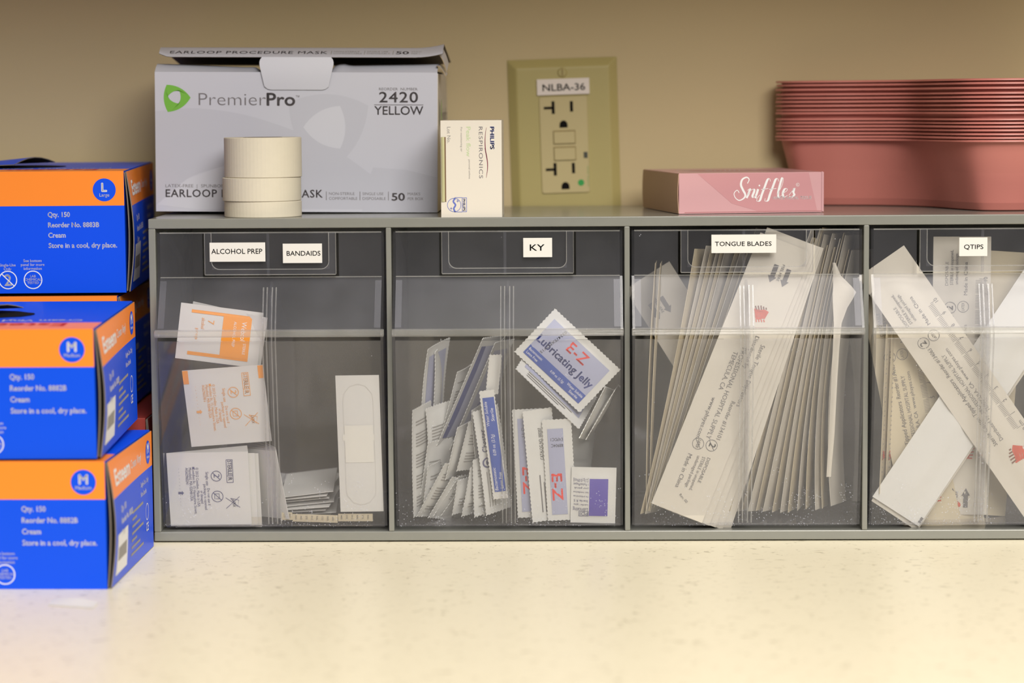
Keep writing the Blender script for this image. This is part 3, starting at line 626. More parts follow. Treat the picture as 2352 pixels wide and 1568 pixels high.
for i, c in enumerate(bands):
    o = base if i == 0 else base.copy()
    if i: COL.objects.link(o)
    o.location = (ctr.x*mm+(.0004*math.sin(i*2.1)), ctr.y*mm, (H+45.9+(1330-c)/8.255/3.40)*mm)
    tag(o, 'pink plastic kidney basin, %s in the stack' % ORD[i], 'basin', 'stacked pink basins')

# ================================================================== PACKETS IN THE BINS
def sachet(W, Hh, t, m, seal=4, serr=0.0, nu=14, nv=18, side=None, u0=None):
    """a sealed flat pouch, (u, v) centred, its front bulging towards +w"""
    q = MB(); uc = 0 if u0 is None else u0
    def hf(u, v):
        a = max(0, (W/2-abs(u-uc)-seal*.6)/(W/2)); b_ = max(0, (Hh/2-abs(v)-seal)/(Hh/2))
        return .18+t*min(1, (a*2.2))**.6*min(1, (b_*2.2))**.6 if a > 0 and b_ > 0 else .18
    def pos(a, b_):
        u = uc-W/2+W*a; v = -Hh/2+Hh*b_; return u, v
    ns = max(nv, int(Hh/1.3)) if serr else nv; nn = max(nu, int(W/1.3)) if serr else nu
    def jag(a, b_, u, v):
        if serr:
            if a in (0.0, 1.0): u += serr*(1 if int(round(b_*ns)) % 2 else -1)*.5
            if b_ in (0.0, 1.0): v += serr*(1 if int(round(a*nn)) % 2 else -1)*.5
        return u, v
    def fr(a, b_):
        u, v = pos(a, b_); h_ = hf(u, v); u, v = jag(a, b_, u, v); return (u, v, h_)
    def bk(a, b_):
        u, v = pos(a, b_); h_ = hf(u, v); u, v = jag(a, b_, u, v); return (u, v, -h_*.6-.1)
    q.grid(fr, nn, ns, m); q.grid(bk, nn, ns, side or m, flip=True)
    for e, n in ((lambda a: (a, 0.0), nn), (lambda a: (1.0, a), ns), (lambda a: (1-a, 1.0), nn), (lambda a: (0.0, 1-a), ns)):
        q.grid(lambda a, b_: Vector(fr(*e(a))).lerp(Vector(bk(*e(a))), b_), n, 1, side or m, smooth=False, flip=True)
    q.hf = hf; q.eps = .22
    return q

def put(q, name, px, py, ang, off, label, cat, group, yaw=0, tilt=0, bend=0, curl=0, lean=0):
    """stand a packet in a bin: its local origin shows at (px, py), off mm behind the bin front; ang turns it clockwise (degrees)"""
    if bend or curl:
        q.xf(lambda u, v, w_: (u, v, w_+bend*v*v/1000+curl*u*u/1000))
    O = of(px, py, off*mm)
    R0 = Matrix.Rotation(math.radians(-lean), 3, 'X') @ Matrix((Vector((1, 0, 0)), FV, FN)).transposed()
    Rm = R0 @ Matrix.Rotation(math.radians(-ang), 3, 'Z') @ Matrix.Rotation(math.radians(yaw), 3, 'Y') @ Matrix.Rotation(math.radians(tilt), 3, 'X')
    M = Matrix.Translation(O) @ Rm.to_4x4()
    o = q.build(name, None, matrix=M); tag(o, label, cat, group)
    return o

# ---- first bin: alcohol prep pads
GA = 'alcohol prep pads in the first bin'
def prep(W, Hh, ink, corners, year, code, big=True):
    q = sachet(W, Hh, .9, WHITE, 5)
    dn = -math.pi/2
    if corners:
        for su in (-1, 1): q.rect(su*(W/2-.1), Hh/2-(9 if su < 0 else 8.6), su*(W/2-3.6), Hh/2-.2, ORANGE, 1)
    q.frame(W*.225, Hh*.085, W*.225+4.3, Hh*.085+15.2, .35, ink) if not corners else q.frame(W*.225, Hh*.12, W*.225+4.4, Hh*.12+15.2, .35, ink)
    a0 = Hh*(.12 if corners else .085)
    q.text('STERILE', W*.225+1, a0+14.6, 2.6, ink, ang=dn, bold=.012, w=9.6); q.rect(W*.225, a0+4.4, W*.225+4.3, a0+4.75, ink, 3); q.text('R', W*.225+1, a0+3.5, 2.5, ink, ang=dn, bold=.012)
    for (cu, cv, r) in ((W*.10, Hh*.18, 3.3), (W*.10, -Hh*.10, 3.6)):
        q.ring(cu, cv, r, .4, ink); q.stroke([(cu-r*.7, cv+r*.7), (cu+r*.7, cv-r*.7)], .4, ink, 4)
    q.text('2', W*.10-1.6, Hh*.18+1.3, 3.6, ink, ang=dn)
    q.frame(W*.10-1.9, -Hh*.10-1.7, W*.10+1.4, -Hh*.10+1.9, .3, ink)
    q.stroke([(W*.26, -Hh*.13), (W*.36, -Hh*.16), (W*.34, -Hh*.25), (W*.26, -Hh*.13)], .35, ink); q.text('LATEX', W*.285, -Hh*.14, 1.7, ink, ang=dn, bold=.01, w=5.4)
    q.stroke([(W*.2, -Hh*.27), (W*.37, -Hh*.11)], .35, ink); q.stroke([(W*.2, -Hh*.12), (W*.37, -Hh*.26)], .35, ink)
    q.text('Single use', -W*.03, Hh*.24, 1.8, ink, ang=dn, w=9)
    for i, s in enumerate(('Do not use if', 'package is opened', 'or damaged')): q.text(s, W*(-.02-.042*i), -Hh*.105, 1.7, ink, ang=dn, al='C', w=(11.5, 17, 8.5)[i])
    for i, s in enumerate(('© %s Covidien. Made in USA' % year, '   Covidien llc, 15 Hampshire Street,', 'Mansfield, MA 02048 USA', code)): q.text(s, W*(-.15-.042*i), Hh*.30, 1.75, ink, ang=dn, w=(26, 31, 22, 11)[i])
    q.rect(W*-.19, Hh*.28, W*-.19+1.4, Hh*.31, ink, 3)
    for i in range(12):
        if i != 7: q.rect(-W*.36, Hh*(.28-.045*i), -W*.36+.3, Hh*(.28-.045*i)+.3, ink, 3, n=2)
    q.poly([(-W*.38, Hh*-.03), (-W*.335, Hh*-.03), (-W*.335, Hh*-.015), (-W*.31, -Hh*.045), (-W*.335, Hh*-.075), (-W*.335, Hh*-.06), (-W*.38, Hh*-.06)], ink, 3)
    return q
BLUEINK = mat('blue_grey_ink', (84, 84, 122), .5); OINK = mat('orange_ink', (236, 166, 92), .5)
put(prep(51.5, 50.8, OINK, True, '2013', 'AG62960298 6'), 'prep_pad_packet', 521.5, 932, -4.2, 7.2, 'white alcohol prep packet with orange corners and orange print', 'packet', GA, tilt=2)
put(prep(52, 48.4, BLUEINK, False, '2012', 'AG62960241'), 'prep_pad_packet', 480.5, 1122, -1, 4.4, 'white alcohol prep packet with blue print standing at the bin front', 'packet', GA, tilt=0)
for i, (dx, dy, lab) in enumerate(((15, 1, 'just behind the blue printed one'), (24, 2, 'second behind the blue printed one'))):
    q = sachet(52, 48, .9, WHITE, 5); q.rect(-26, -24, 25.9, -18.5, SLEEVE, 1)
    put(q, 'prep_pad_packet', 480.5+dx, 1123+dy, -.6-.4*i, 6.2+1.8*i, 'plain white alcohol prep packet %s' % lab, 'packet', GA)
q = sachet(52, 50, .8, WHITE, 5); put(q, 'prep_pad_packet', 487, 1117, -5.5, 10.4, 'white alcohol prep packet with its slanted top edge above the blue printed one', 'packet', GA)
for i in range(5):
    q = sachet(50, 46, .7, WHITE, 4)
    put(q, 'prep_pad_packet', 586+i*5, 1108-i*5, -9+.6*i, 18+2.2*i, 'alcohol prep packet seen on edge beside the divider, %s of five' % ['first', 'second', 'third', 'fourth', 'last'][i], 'packet', GA, yaw=-38-5*i)
q = sachet(52.5, 35.5, .9, WHITE, 4)
q.rect(-19, 12.5, 19.5, 14.4, ORANGE, 1); q.rect(-19, -14.4, 19.5, -12.2, ORANGE, 1); q.rect(1.5, -12.4, 19.5, 12.6, ORANGE, 1)
q.text('Webcol', 13.5, 10.5, 3, GW, ang=-math.pi/2, w=12); q.text('ALCOHOL PREP', 8.5, 10, 1.7, GW, ang=-math.pi/2, w=16); q.text('STERILE', 15.6, -3.2, 1.7, GW, ang=-math.pi/2, w=7)
q.text('7', -8, 9, 4, OINK, ang=-math.pi/2); q.text('alcohol', -12, 10, 2.2, OINK, ang=-math.pi/2, w=7); q.text('prep', -15, 3, 2.0, OINK, ang=-math.pi/2, w=7)
put(q, 'prep_pad_packet', 504, 770, 7.5, 15.0, 'alcohol prep packet with a solid orange print block, uppermost in the first bin', 'packet', GA, lean=8, curl=.6)
q = sachet(50, 37, .8, WHITE, 4); put(q, 'prep_pad_packet', 520, 775, 10, 19, 'white alcohol prep packet peeping out behind the orange block packet', 'packet', GA, yaw=-12)

# ---- first bin, right half: adhesive bandages
GBn = 'wrapped adhesive bandages in the first bin'
BPAD = mat('bandage_pad_tone', (226, 224, 217), .6); BSH = mat('bandage_outline_tone', (206, 204, 200), .6)  # tones of the pad and of the bandage's faint outline
q = sachet(27.5, 90, .5, WHITE, 3); q.ring(0, 0, 0.1, .01, BSH, 1)
q.stroke([(-9.5, 28), (-9, 33), (-5, 38), (0, 39.5), (5, 38), (9, 33), (9.5, 28)], .3, BSH, 1); q.stroke([(-9.5, -30), (-9, -34), (-5, -39), (0, -40.5), (5, -39), (9, -34), (9.5, -30)], .3, BSH, 1); q.stroke([(-9.5, -30), (-9.5, 28)], .3, BSH, 1); q.stroke([(9.5, -30), (9.5, 28)], .3, BSH, 1)
q.rect(-9.2, -12, 8.8, 12.5, BPAD, 1); q.rect(-10.5, 2.5, 9.5, 6.5, BPAD, 2)
put(q, 'bandage_packet', 826, 1019, -.6, 4.0, 'long white bandage wrapper standing upright at the front of the first bin', 'packet', GBn)
for i in range(8):
    q = sachet(34 if i % 2 else 32, 62, .7, WHITE, 3)
    q.xf(lambda u, v, w_: (u, v, w_))
    P0 = oz(709+4*math.sin(i*2.2), 1180, 0.012)
    M = Matrix.Translation((P0.x, .044+.003*math.sin(i*1.7), (14.5+i*2.5)*mm)) @ Matrix.Rotation(math.radians(4*math.sin(i*1.9)), 4, 'Z') @ Matrix.Rotation(math.radians(2.5+.45*i), 4, 'X') @ Matrix.Rotation(math.radians(-3-.5*i), 4, 'Y')
    o = q.build('bandage_packet', None, matrix=M); tag(o, 'white bandage wrapper lying in the pile, %s from the bottom' % ['first', 'second', 'third', 'fourth', 'fifth', 'sixth', 'seventh', 'eighth'][i], 'packet', GBn)
for i, (xa, xb, yb) in enumerate(((646, 672, 1193), (671, 777, 1198), (776, 857, 1196))):
    q = sachet((xb-xa)*S, 5, .3, CREAM, .3, nu=6, nv=3)
    for j in range(int((xb-xa)/13)):
        q.text(('CO', 'ING', 'AID', 'STE', 'M C', 'RAL')[(i+j) % 6], -(xb-xa)*S/2+1.6+j*3.4, 1.7, 1.1, GREYINK, ang=-math.pi/2)
    put(q, 'bandage_packet', (xa+xb)/2, yb-8, [0, 2, 0][i], 5.0+.3*i, 'printed end of a folded bandage wrapper on the bin floor, %s the divider' % ['next to', 'second from', 'farthest from'][i], 'packet', GBn)

# ---- second bin: lubricating jelly packets
GJ = 'jelly packets on edge in the second bin'; GJ2 = 'jelly packets in the second bin'
def ezface(q, W, Hh, dated=True):
    """front of the jelly packet: lavender panel, blue band along the bottom edge"""
    q.rect(-W/2+4.2, -Hh/2+9.5, W/2-4.5, Hh/2-5, LAV, 1); q.rect(-W/2+4.2, -Hh/2+3.6, W/2-4.5, -Hh/2+10.6, PBLUE, 2)
    q.text('E-Z', W*.03, 4.6, 6.6, RED, bold=.014, w=15, al='C', order=6, space=1.1)
    q.text('Lubricating Jelly', -W/2+4.6, -3.6, 4.9, NAVY, bold=.028, w=W-10.5, order=4)
    q.text('Bacteriostatic', -W/2+5.4, -Hh/2+7.6, 1.7, GW, w=11, order=5); q.text('Latex Free', -W/2+5.6, -Hh/2+4.9, 1.7, GW, w=9, order=5)
    q.text('0.09 oz. (2.7g)', -W*.06, -Hh/2+6.2, 1.6, GW, w=11, order=5); q.text('Water Soluble', W/2-18.5, -Hh/2+7.6, 1.8, GW, w=13, order=5); q.text('Sterile', W/2-14.5, -Hh/2+4.9, 1.8, GW, w=7, order=5)
    if dated: q.text('03247EXPDV15', -W/2+14.5, Hh/2-5.5, 1.7, INK, ang=-math.pi/2-.15, w=21, order=6)
q = sachet(56.5, 37.5, 1.8, POUCH, 4, serr=.6); ezface(q, 56.5, 37.5)
put(q, 'jelly_packet', 1303, 828, 43.5, 12.5, 'jelly packet facing out with large red lettering, tilted on its corner', 'packet', GJ2, lean=8)
q = sachet(56, 36, 1.4, POUCH, 4, serr=.6); q.rect(-24, -11, 24, 14, LAV, 1); q.text('E-Z', 0, -3, 6.6, RED, bold=.02, w=14, al='C', order=5)
for i in range(3): q.rect(-20, -12.2-1.6*i, 18-5*i, -11.6-1.6*i, GREYINK, 3)
put(q, 'jelly_packet', 1279, 880, 45, 20, 'jelly packet seen obliquely just below the packet tilted on its corner', 'packet', GJ2, tilt=-62)
for i, (x, y, a, yw) in enumerate(((1372, 950, 66, 70), (1384, 945, 70, 78), (1336, 1010, 44, 64))):
    q = sachet(50, 36, 1.6, POUCH, 4, serr=.6)
    put(q, 'jelly_packet', x, y, a, 26+7*i, 'pale jelly packet in shade behind the packet tilted on its corner, %s back' % ['first', 'second', 'third'][i], 'packet', GJ2, yaw=yw, tilt=-40)
def standing(W, Hh, kind):
    q = sachet(W, Hh, .5, POUCH, 4, serr=.5)
    if kind == 'face':
        q.rect(-W/2+3, -Hh/2+4, W/2-5.5, Hh/2-6, LAV, 1); q.text('E-Z', W/2-8, -2, 6.4, RED, ang=-math.pi/2, bold=.02, w=18, va='T', order=6)
        q.text('EXPDC1', W/2-6, Hh/2-12, 2.0, INK, ang=math.pi, w=7.6, al='L', order=5); q.text('88904C', W/2-6, Hh/2-16, 2.0, INK, ang=math.pi, w=7.6, order=5)
    elif kind == 'back':
        q.text('CATALOG NO. 000307', 1.2, 4, 2.0, INK, ang=math.pi/2, w=21); q.text('Rev. 11/11', 4.4, 8, 2.0, INK, ang=math.pi/2, w=12)
        q.text('1-800-255-8641', 4, -17, 1.6, INK, ang=math.pi/2, w=14)
        for i in range(4): q.rect(-2.5+i*2.4, -Hh/2+6, -1.8+i*2.4, -6-(i % 2)*5, GREYINK, 3)
    return q
put(standing(19, 72, 'face'), 'jelly_packet', 1217, 1064, -2.5, 9.5, 'jelly packet with lavender face standing against the divider, first of three', 'packet', GJ2, curl=-3)
put(standing(19, 74, 'back'), 'jelly_packet', 1245, 1068, -4.5, 7.5, 'white backed jelly packet with catalog number, second of three standing ones', 'packet', GJ2, yaw=14)
put(standing(18.5, 67, 'face'), 'jelly_packet', 1285, 1079, -3, 5.5, 'jelly packet standing with lavender face and red letters, third of three', 'packet', GJ2, curl=-2)
q = sachet(28.5, 37, 1.4, POUCH, 4); q.rect(-2.6, -13.6, 9.2, 11.2, VIOLET, 1)
for i, (s, h_, ww) in enumerate((('PDI', 2.4, 5), ('Lubricating', 2.5, 9.5), ('Lubrifier / gelee', 1.2, 9), ('Sterile R S', 1.5, 9), ('For professional use', 1.2, 9.4), ('les medecins', 1.2, 9.4), ('pour gebruik', 1.2, 9), ('1 Packet/Paquet', 1.6, 9.5), ('[2.7g (0.09oz)]', 1.9, 9.5))):
    q.text(s, -3.4, -11.0+2.75*i, h_, BLUEINK, ang=math.pi, w=ww, order=3)
q.frame(-9.2, -14, -2.9, -10.4, .3, BLUEINK)
put(q, 'jelly_packet', 1363, 1137, 1.4, 4.0, 'white packet with violet block standing low in the corner of the second bin', 'packet', GJ2, bend=-.8)

def edge_packet(i, xb, yb, xt, yt, yaw, wd, style, off, bend=0):
    """a packet standing nearly on edge between the bottom point and the top point"""
    L_ = math.hypot(xt-xb, yt-yb)*S; ang = math.degrees(math.atan2(xt-xb, yb-yt))
    q = sachet(wd, L_, 1.2, POUCH, 3.5, serr=.6, nu=10, nv=14, u0=wd/2)
    if style == 'text':
        n_ = int((L_-12)/2.0)
        for j in range(n_):
            if (j+i) % 7 not in (4, 5): q.rect(3.5, -L_/2+6+j*2.0, wd-4.5-(j*7+i % 5) % 6, -L_/2+6.75+j*2.0, PALEINK, 3)
    elif style == 'blue':
        q.rect(wd*.25, -L_/2+5, wd-4, L_/2-6, LAV, 1); q.rect(2.6, -L_/2+5, wd*.27, L_/2-6, NAVY, 2)
    elif style == 'lav':
        q.rect(4, -L_/2+5, wd-4, L_/2-6, LAV, 1)
    elif style == 'chester':
        q.text('Chester', 6.4, 7, 3.6, BLUEINK, ang=math.pi/2, bold=.012, w=15); q.text('PACKAGING', 8.2, 9, 1.2, BLUEINK, ang=math.pi/2, w=13)
        q.ring(5.2, 0, 3.0, 1.0, BLUEINK, 3); q.poly([(5.2, 1.8), (6.4, .9), (6.1, -.9), (4.7, -1.8), (4.0, -.4), (4.2, 1.1)], BLUEINK, 3)
        for j in range(3): q.rect(3.4+j*2.0, -L_/2+5, 4.0+j*2.0, -6-(j % 2)*2, PALEINK, 3)
    ORDN = ['first', 'second', 'third', 'fourth', 'fifth', 'sixth', 'seventh', 'eighth', 'ninth', 'tenth', 'eleventh', 'twelfth', 'thirteenth', 'fourteenth', 'fifteenth', 'sixteenth', 'seventeenth', 'eighteenth', 'nineteenth', 'twentieth', 'twenty-first', 'twenty-second']
    lab = {'text': 'pale jelly packet with rows of fine print standing on edge', 'blue': 'jelly packet with a dark blue band standing on edge', 'lav': 'lavender faced jelly packet standing on edge', 'plain': 'plain pale jelly packet standing on edge', 'chester': 'jelly packet with a round printed logo on its narrow side'}[style]
    o = put(q, 'jelly_packet', (xb+xt)/2, (yb+yt)/2, ang, off, lab + (', %s from the outer wall' % ORDN[i] if style != 'chester' else ' beside the blue strip packet'), 'packet', GJ, yaw=yaw, bend=bend, curl=(0 if style == 'chester' else 7*math.sin(i*2.7)))
    return o
EP = [(946, 1196, 948, 935, 66, 26, 'text', 9, .5), (962, 1180, 972, 790, 74, 34, 'lav', 26, 1.5), (975, 1120, 1012, 800, 76, 34, 'plain', 34, -1.5), (958, 1185, 985, 1012, 62, 24, 'text', 16, 0),
      (968, 1190, 984, 1066, 58, 22, 'text', 12, 0), (984, 1095, 982, 935, 60, 24, 'text', 20, -2), (1013, 1000, 1052, 850, 68, 28, 'text', 30, 0), (1000, 1030, 1112, 770, 64, 30, 'blue', 24, 0),
      (1030, 1040, 1140, 780, 70, 30, 'lav', 32, 0), (955, 1190, 1024, 1060, 52, 22, 'text', 8, 0), (982, 1192, 1040, 1092, 56, 22, 'plain', 11, 0), (994, 1188, 1056, 1090, 58, 22, 'text', 14, 0),
      (1012, 1186, 1072, 1100, 60, 22, 'plain', 17, 0), (1022, 1105, 1052, 978, 66, 20, 'plain', 10, 0), (1048, 1085, 1078, 965, 50, 23, 'text', 12, 0), (1038, 1185, 1052, 1100, 55, 20, 'text', 10, 0),
      (1060, 1190, 1082, 1070, 52, 20, 'text', 8, -1), (1088, 1192, 1086, 1052, 48, 20, 'text', 7.5, 1), (1106, 1192, 1080, 935, 62, 24, 'blue', 13, 1.2), (1072, 1000, 1130, 790, 74, 30, 'blue', 40, 0), (1118, 1050, 1146, 775, 76, 30, 'lav', 44, 1.0)]
for i, e in enumerate(EP): edge_packet(i, *e)
edge_packet(21, 1117, 1192, 1088, 940, 38, 20, 'chester', 6.2, -.6)
q = sachet(9.4, 72, .8, WHITE, 2, serr=.5, nu=8)
q.rect(-3.2, -31, 4.0, 31.5, PBLUE, 1)
for s, u, v, ww in (('Water Soluble', -.8, 13, 16), ('Sterile', 2.6, 16, 8.5), ('0.09 oz. (2.7g)', 1.0, -6.5, 14), ('Bacteriostatic', -.8, -30, 15.5), ('Latex Free', 2.6, -29, 11)): q.text(s, u, v, 1.9, GW, ang=math.pi/2, w=ww, order=4, shear=.15)
put(q, 'jelly_packet', 1134, 1022, -6.6, 4.5, 'narrow folded packet with bright blue printed strip beside the divider', 'packet', GJ2, bend=-.6)
q = sachet(9, 26, .6, WHITE, 2, serr=.5, nu=8); put(q, 'jelly_packet', 1134, 860, 6, 9, 'small white packet end sticking up above the blue strip packet', 'packet', GJ2, yaw=30)

# ---- third bin: tongue blade sleeves
GT = 'tongue blade sleeves in the third bin'
def sleeve(W, L_, m=SLEEVE, core=.3, u0=None, nu=10, nv=24, th=.9):
    q = MB(); uc = 0 if u0 is None else u0
    def hf(u, v):
        a = max(0, 1-abs(u-uc)/(W*core)); b_ = max(0, min(1, (L_/2-abs(v)-8)/6)); return .14+th*min(1, a*2.5)*b_
    fr = lambda a, b_: (uc-W/2+W*a, -L_/2+L_*b_, hf(uc-W/2+W*a, -L_/2+L_*b_)); bk = lambda a, b_: (uc-W/2+W*a, -L_/2+L_*b_, -.14)
    q.grid(fr, nu, nv, m); q.grid(bk, nu, nv, m, flip=True)
    for e, n in ((lambda a: (a, 0.0), nu), (lambda a: (1.0, a), nv), (lambda a: (1-a, 1.0), nu), (lambda a: (0.0, 1-a), nv)):
        q.grid(lambda a, b_: Vector(fr(*e(a))).lerp(Vector(bk(*e(a))), b_), n, 1, m, smooth=False, flip=True)
    q.hf = hf; q.eps = .16; return q
def hands(q, cu, cv, sc_, ang):
    """small red and brown brush mark of the supplier"""
    rnd = random.Random(5); c, s_ = math.cos(ang), math.sin(ang)
    def tf(x, y): return (cu+(x*c-y*s_)*sc_, cv+(x*s_+y*c)*sc_)
    for i in range(5): q.stroke([tf(-3+1.5*i, 2.0+.3*i), tf(-4.2+1.7*i, 5.2-.4*abs(i-2))], .8*sc_, mat('brown_print', (120, 80, 66), .6), 3)
    for i in range(6): q.stroke([tf(*p) for p in catmull([(-4.5+.3*i, 2.2-.9*i), (-1, 1.8-.95*i+.4*math.sin(i)), (2, 2.4-.9*i), (4.6-.3*i, 1.5-.8*i)], 5)], 1.05*sc_, BRICK, 2)
    for i in range(4): q.stroke([tf(-2.4+1.6*i, -3.4), tf(-1.8+1.7*i, -5.6+.3*i)], .7*sc_, BRICK, 3)
def peel(q, cu, cv, down=True, m=GREYINK, k=1.0):
    sg = -1 if down else 1
    for du in (-4.2, 4.2):
        q.rect(cu+(du-1.5)*k, cv-4.4*k, cu+(du+1.5)*k, cv+3.4*k, m, 3)
        q.poly([(cu+(du-2.8)*k, cv+sg*(3.4 if not down else 4.4)*k), (cu+(du+2.8)*k, cv+sg*(3.4 if not down else 4.4)*k), (cu+du*k, cv+sg*8.4*k)][::(1 if not down else -1)], m, 3)
    q.text('PEEL HERE', cu-.8*k, cv+(5 if down else -4.6)*k, 1.7*k, m, ang=-math.pi/2 if down else math.pi/2, w=11*k)
W3, L3 = 34.5, 185
q = sleeve(W3, L3, SLEEVE, .28)
peel(q, 4.0, 74, True); hands(q, 2.0, 45, 1.0, .2)
dn = -math.pi/2
q.text('Sterile Tongue Depressors', 9.5, 27, 2.9, GREYINK, ang=dn, w=42); q.text('Distributed by', 4.2, 31, 2.6, GREYINK, ang=dn, w=22); q.text('Reorder #134101', 5.5, -13, 2.7, GREYINK, ang=dn, w=26)
q.text('PROFESSIONAL HOSPITAL SUPPLY', -.8, 21, 2.9, GREYINK, ang=dn, w=62); q.text('TEMECULA, CA', -5.0, 17, 2.9, GREYINK, ang=dn, w=26); q.text('www.phsyes.com', -6.8, -15, 2.7, GREYINK, ang=dn, w=28)
q.ring(4.4, -44, 3.6, .35, GREYINK); q.text('2', 2.8, -42.3, 4, GREYINK, ang=dn, bold=.02); q.stroke([(2, -41.5), (7, -46.6)], .4, GREYINK, 4)
q.ring(-4.0, -46, 3.6, .35, GREYINK); q.text('LATEX', -4.8, -43.4, 1.9, GREYINK, ang=dn, bold=.01, w=5.4); q.stroke([(-6.4, -43.6), (-1.6, -48.4)], .35, GREYINK, 4)
for i, s in enumerate(('DISPOSABLE', 'STERILE in unopened,', 'undamaged package.')): q.text(s, 4.8-3.2*i, -52-.6*i, 2.1, GREYINK, ang=dn, w=(17, 23, 22)[i])
q.text('Made in China', -7.4, -54, 2.7, GREYINK, ang=dn, w=23); q.text('Rev. 00', -3, -81, 1.7, GREYINK, ang=-.5, w=7)
put(q, 'tongue_blade_sleeve', 1679, 869, 21.8, 15.6, 'white tongue blade sleeve with printed instructions leaning across the third bin', 'paper sleeve', GT, lean=9)
for i, (dx, a) in enumerate(((10, 21.0), (20, 20.2), (30, 19.2), (40, 18.0))):
    q = sleeve(34, 190, SLEEVE, .28)
    put(q, 'tongue_blade_sleeve', 1685+dx, 866+4*i, a, 17.2+1.5*i, 'white tongue blade sleeve leaning %s behind the printed one' % ['directly', 'second', 'third', 'fourth'][i], 'paper sleeve', GT, lean=9)
ORDN = ['first', 'second', 'third', 'fourth', 'fifth', 'sixth', 'seventh', 'eighth', 'ninth', 'tenth', 'eleventh', 'twelfth', 'thirteenth', 'fourteenth', 'fifteenth', 'sixteenth', 'seventeenth', 'eighteenth']
def edge_sleeve(xb, yb, xt, yt, yaw, off, label, m=CREAM, wd=30, bend=0, th=.9):
    L_ = math.hypot(xt-xb, yt-yb)*S; ang = math.degrees(math.atan2(xt-xb, yb-yt))
    q = sleeve(wd, L_, m, .3, u0=wd/2, nu=8, nv=20, th=th)
    return put(q, 'tongue_blade_sleeve', (xb+xt)/2, (yb+yt)/2, ang, off+6.5, label, 'paper sleeve', GT, yaw=yaw, bend=bend, lean=9)
for i, (xb, xt, yt) in enumerate(((1478, 1500, 600), (1486, 1512, 600))): edge_sleeve(xb, 1180, xt, yt, 86, 12+2*i, 'tongue blade sleeve on edge alone by the bin wall, %s of two' % ORDN[i], CREAM, bend=.25)
rnd = random.Random(3)
for i in range(11):
    t = i/10
    edge_sleeve(1477+5.0*i+rnd.uniform(-2, 2), 1192-rnd.uniform(0, 6)-3*i, 1604+14.5*i+rnd.uniform(-5, 5), 556+rnd.uniform(-14, 30)-3*i, 80-rnd.uniform(0, 14), 11+i*1.8+rnd.uniform(0, 2),
                'tongue blade sleeve on edge beside the printed one, %s along' % ORDN[i], (CREAM, SLEEVE)[i % 2], bend=rnd.uniform(-.25, .1), wd=28+rnd.uniform(-2, 4))
for i in range(15):
    xb = 1652+i*16.5; xt = 1858+i*5.2
    edge_sleeve(xb+rnd.uniform(-3, 3), 1186-rnd.uniform(0, 8)-(abs(i-9) if i > 9 else 0)*2, xt+rnd.uniform(-3, 3), 528+rnd.uniform(-12, 40), 74-rnd.uniform(0, 18)+(8 if i > 8 else 0), 12.5+i*1.1+rnd.uniform(0, 1.5),
                'tongue blade sleeve on edge beyond the printed one, %s along' % ORDN[i], (SLEEVE, CREAM)[i % 2], bend=(.1 if i < 7 else .1+.12*(i-6))*1.0, wd=28+rnd.uniform(-2, 3))
rows_ = [(600, 1911, 1917), (630, 1912, 1930), (655, 1912, 1955), (669, 1911, 1966), (685, 1911, 1958), (705, 1912, 1946), (741, 1914, 1933), (800, 1912, 1928), (870, 1909, 1924), (1000, 1904, 1918), (1100, 1899, 1910)]
def twist(a, b_):
    y, xa, xb = rows_[int(round(b_*10))]; x = xa+(xb-xa)*a; return ((x-1930)*S, (850-y)*S, 1.5*math.sin(a*2.5+b_*3))
q = MB(); q.grid(twist, 6, 10, SLEEVE, flip=True); q.grid(lambda a, b_: Vector(twist(a, b_))-Vector((0, 0, .3)), 6, 10, SLEEVE)
put(q, 'tongue_blade_sleeve', 1930, 850, 0, 17, 'twisted tongue blade sleeve with its pointed white corner by the far bin wall', 'paper sleeve', GT, lean=9)
q = sleeve(34, 112, SLEEVE, .28); peel(q, -4, 36, True)
put(q, 'tongue_blade_sleeve', 1592, 800, -32, 58, 'dim tongue blade sleeve lying at the back of the third bin', 'paper sleeve', GT, tilt=-4, lean=9)

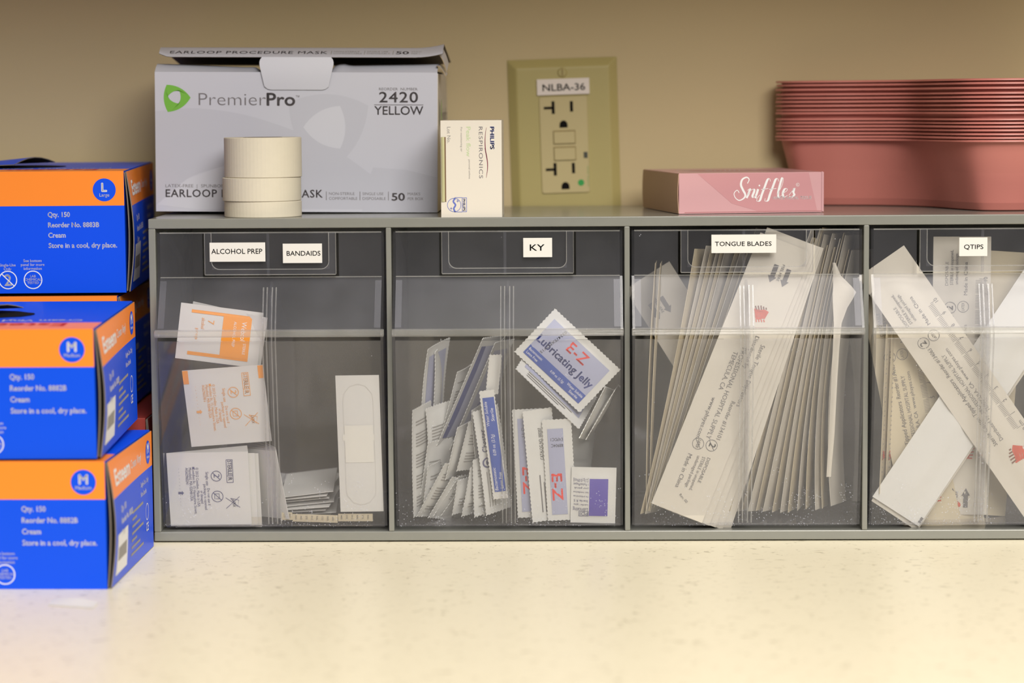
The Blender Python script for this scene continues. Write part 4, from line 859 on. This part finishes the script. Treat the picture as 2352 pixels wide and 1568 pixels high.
# ---- fourth bin: swab sleeves
GS = 'cotton swab sleeves in the fourth bin'
def swab(W, L_, full=True, m=SLEEVE):
    q = sleeve(W, L_, m, .22, th=1.4)
    if full:
        up = math.pi/2
        for i in range(101):
            v = -34.6+i*.967; q.rect(W/2-9.6+(2.4 if i % 10 == 0 else 0), v-.12, W/2-5.6+(1.4 if i % 10 == 0 else 0), v+.12, GREYINK, 2, n=2)
        for i in range(11): q.text(str(i) if i else '0 cm', W/2-2.0, -34.6+9.67*i, 2.3, GREYINK, ang=up, al='C')
        q.text('Sterile Cotton Tipped Applicators', -5.2, -36, 2.7, GREYINK, ang=up, w=51); q.text('Reorder #134063', -5.2, 17, 2.6, GREYINK, ang=up, w=22)
        q.text('Distributed by:', -.4, -35, 2.4, GREYINK, ang=up, w=19); q.text('PROFESSIONAL HOSPITAL SUPPLY', -.4, -14, 2.4, GREYINK, ang=up, w=45); q.text('TEMECULA, CA', 3.4, -15, 2.3, GREYINK, ang=up, w=22); q.text('www.phsyes.com', 3.4, 9, 2.3, GREYINK, ang=up, w=24)
        q.ring(-7.2, 44, 3.5, .35, GREYINK); q.text('2', -5.6, 42.4, 4, GREYINK, ang=up, bold=.02); q.ring(.8, 44.6, 3.5, .35, GREYINK); q.text('LATEX', 1.6, 42, 1.8, GREYINK, ang=up, w=5.2)
        for i, s in enumerate(('DISPOSABLE', 'STERILE in unopened,', 'undamaged package.')): q.text(s, -8.6+3.0*i, 58+.4*i, 1.9, GREYINK, ang=up, w=(15, 22, 20)[i])
        q.text('Made in China', 3.4, 52, 2.3, GREYINK, ang=up, w=21)
        hands(q, 2.5, -48, 1.25, 1.2); peel(q, 0, -80, False)
    return q
q = swab(35.2, 204); q.xf(lambda u, v, w_: (u, v, w_)); put(q, 'swab_sleeve', 2233, 903, -34.8, 15.5, 'printed swab sleeve with a ruler edge crossing in front of the others', 'paper sleeve', GS, lean=9)
q = swab(35.2, 204, False, WHITE)
q.rect(15.5, -100, 17.3, -96, GREYINK, 2)
put(q, 'swab_sleeve', 2064+.545*365, 1173-.838*365, 33.1, 18.5, 'blank white swab sleeve crossing behind the ruler sleeve', 'paper sleeve', GS, bend=-.1, lean=9)
q = sleeve(35.2, 200, SLEEVE, .22, th=1.4); put(q, 'swab_sleeve', 2064+.545*355, 1180-.838*352, 33.6, 20.5, 'swab sleeve hidden closely behind the blank white one', 'paper sleeve', GS, lean=9)
q = swab(36.5, 178, True, SLEEVE); put(q, 'swab_sleeve', 2206, 864, 0.2, 30, 'upright swab sleeve with ruler print under the white sticker', 'paper sleeve', GS, lean=9)
q = swab(36.5, 170, False, CREAM); peel(q, -6, -68, False); put(q, 'swab_sleeve', 2268, 880, 4, 38, 'cream swab sleeve standing behind the upright ruler one', 'paper sleeve', GS, lean=9)
q = swab(36, 170, True, CREAM); put(q, 'swab_sleeve', 2098, 970, -11, 24, 'shaded swab sleeve with print leaning along the side of the fourth bin', 'paper sleeve', GS, lean=9)
q = swab(36, 165, True, CREAM); put(q, 'swab_sleeve', 2140, 985, -15, 26, 'second shaded swab sleeve fanned out behind the leaning printed one', 'paper sleeve', GS, lean=9)
for i, (xb, xt) in enumerate(((2024, 2032), (2036, 2046))):
    q = sleeve(30, 108, CREAM, .25, u0=15, nu=8)
    for j in range(30): q.rect(3+(j % 3), -50+j*3, 6, -49.2+j*3, PALEINK, 3)
    hands(q, 6, -30, .7, 1.5)
    put(q, 'swab_sleeve', (xb+xt)/2, 940, 2, 15+5*i, 'swab sleeve on edge next to the dividing wall, %s of two' % ORDN[i], 'paper sleeve', GS, yaw=72-8*i, lean=9)

bpy.data.objects.remove(_to)
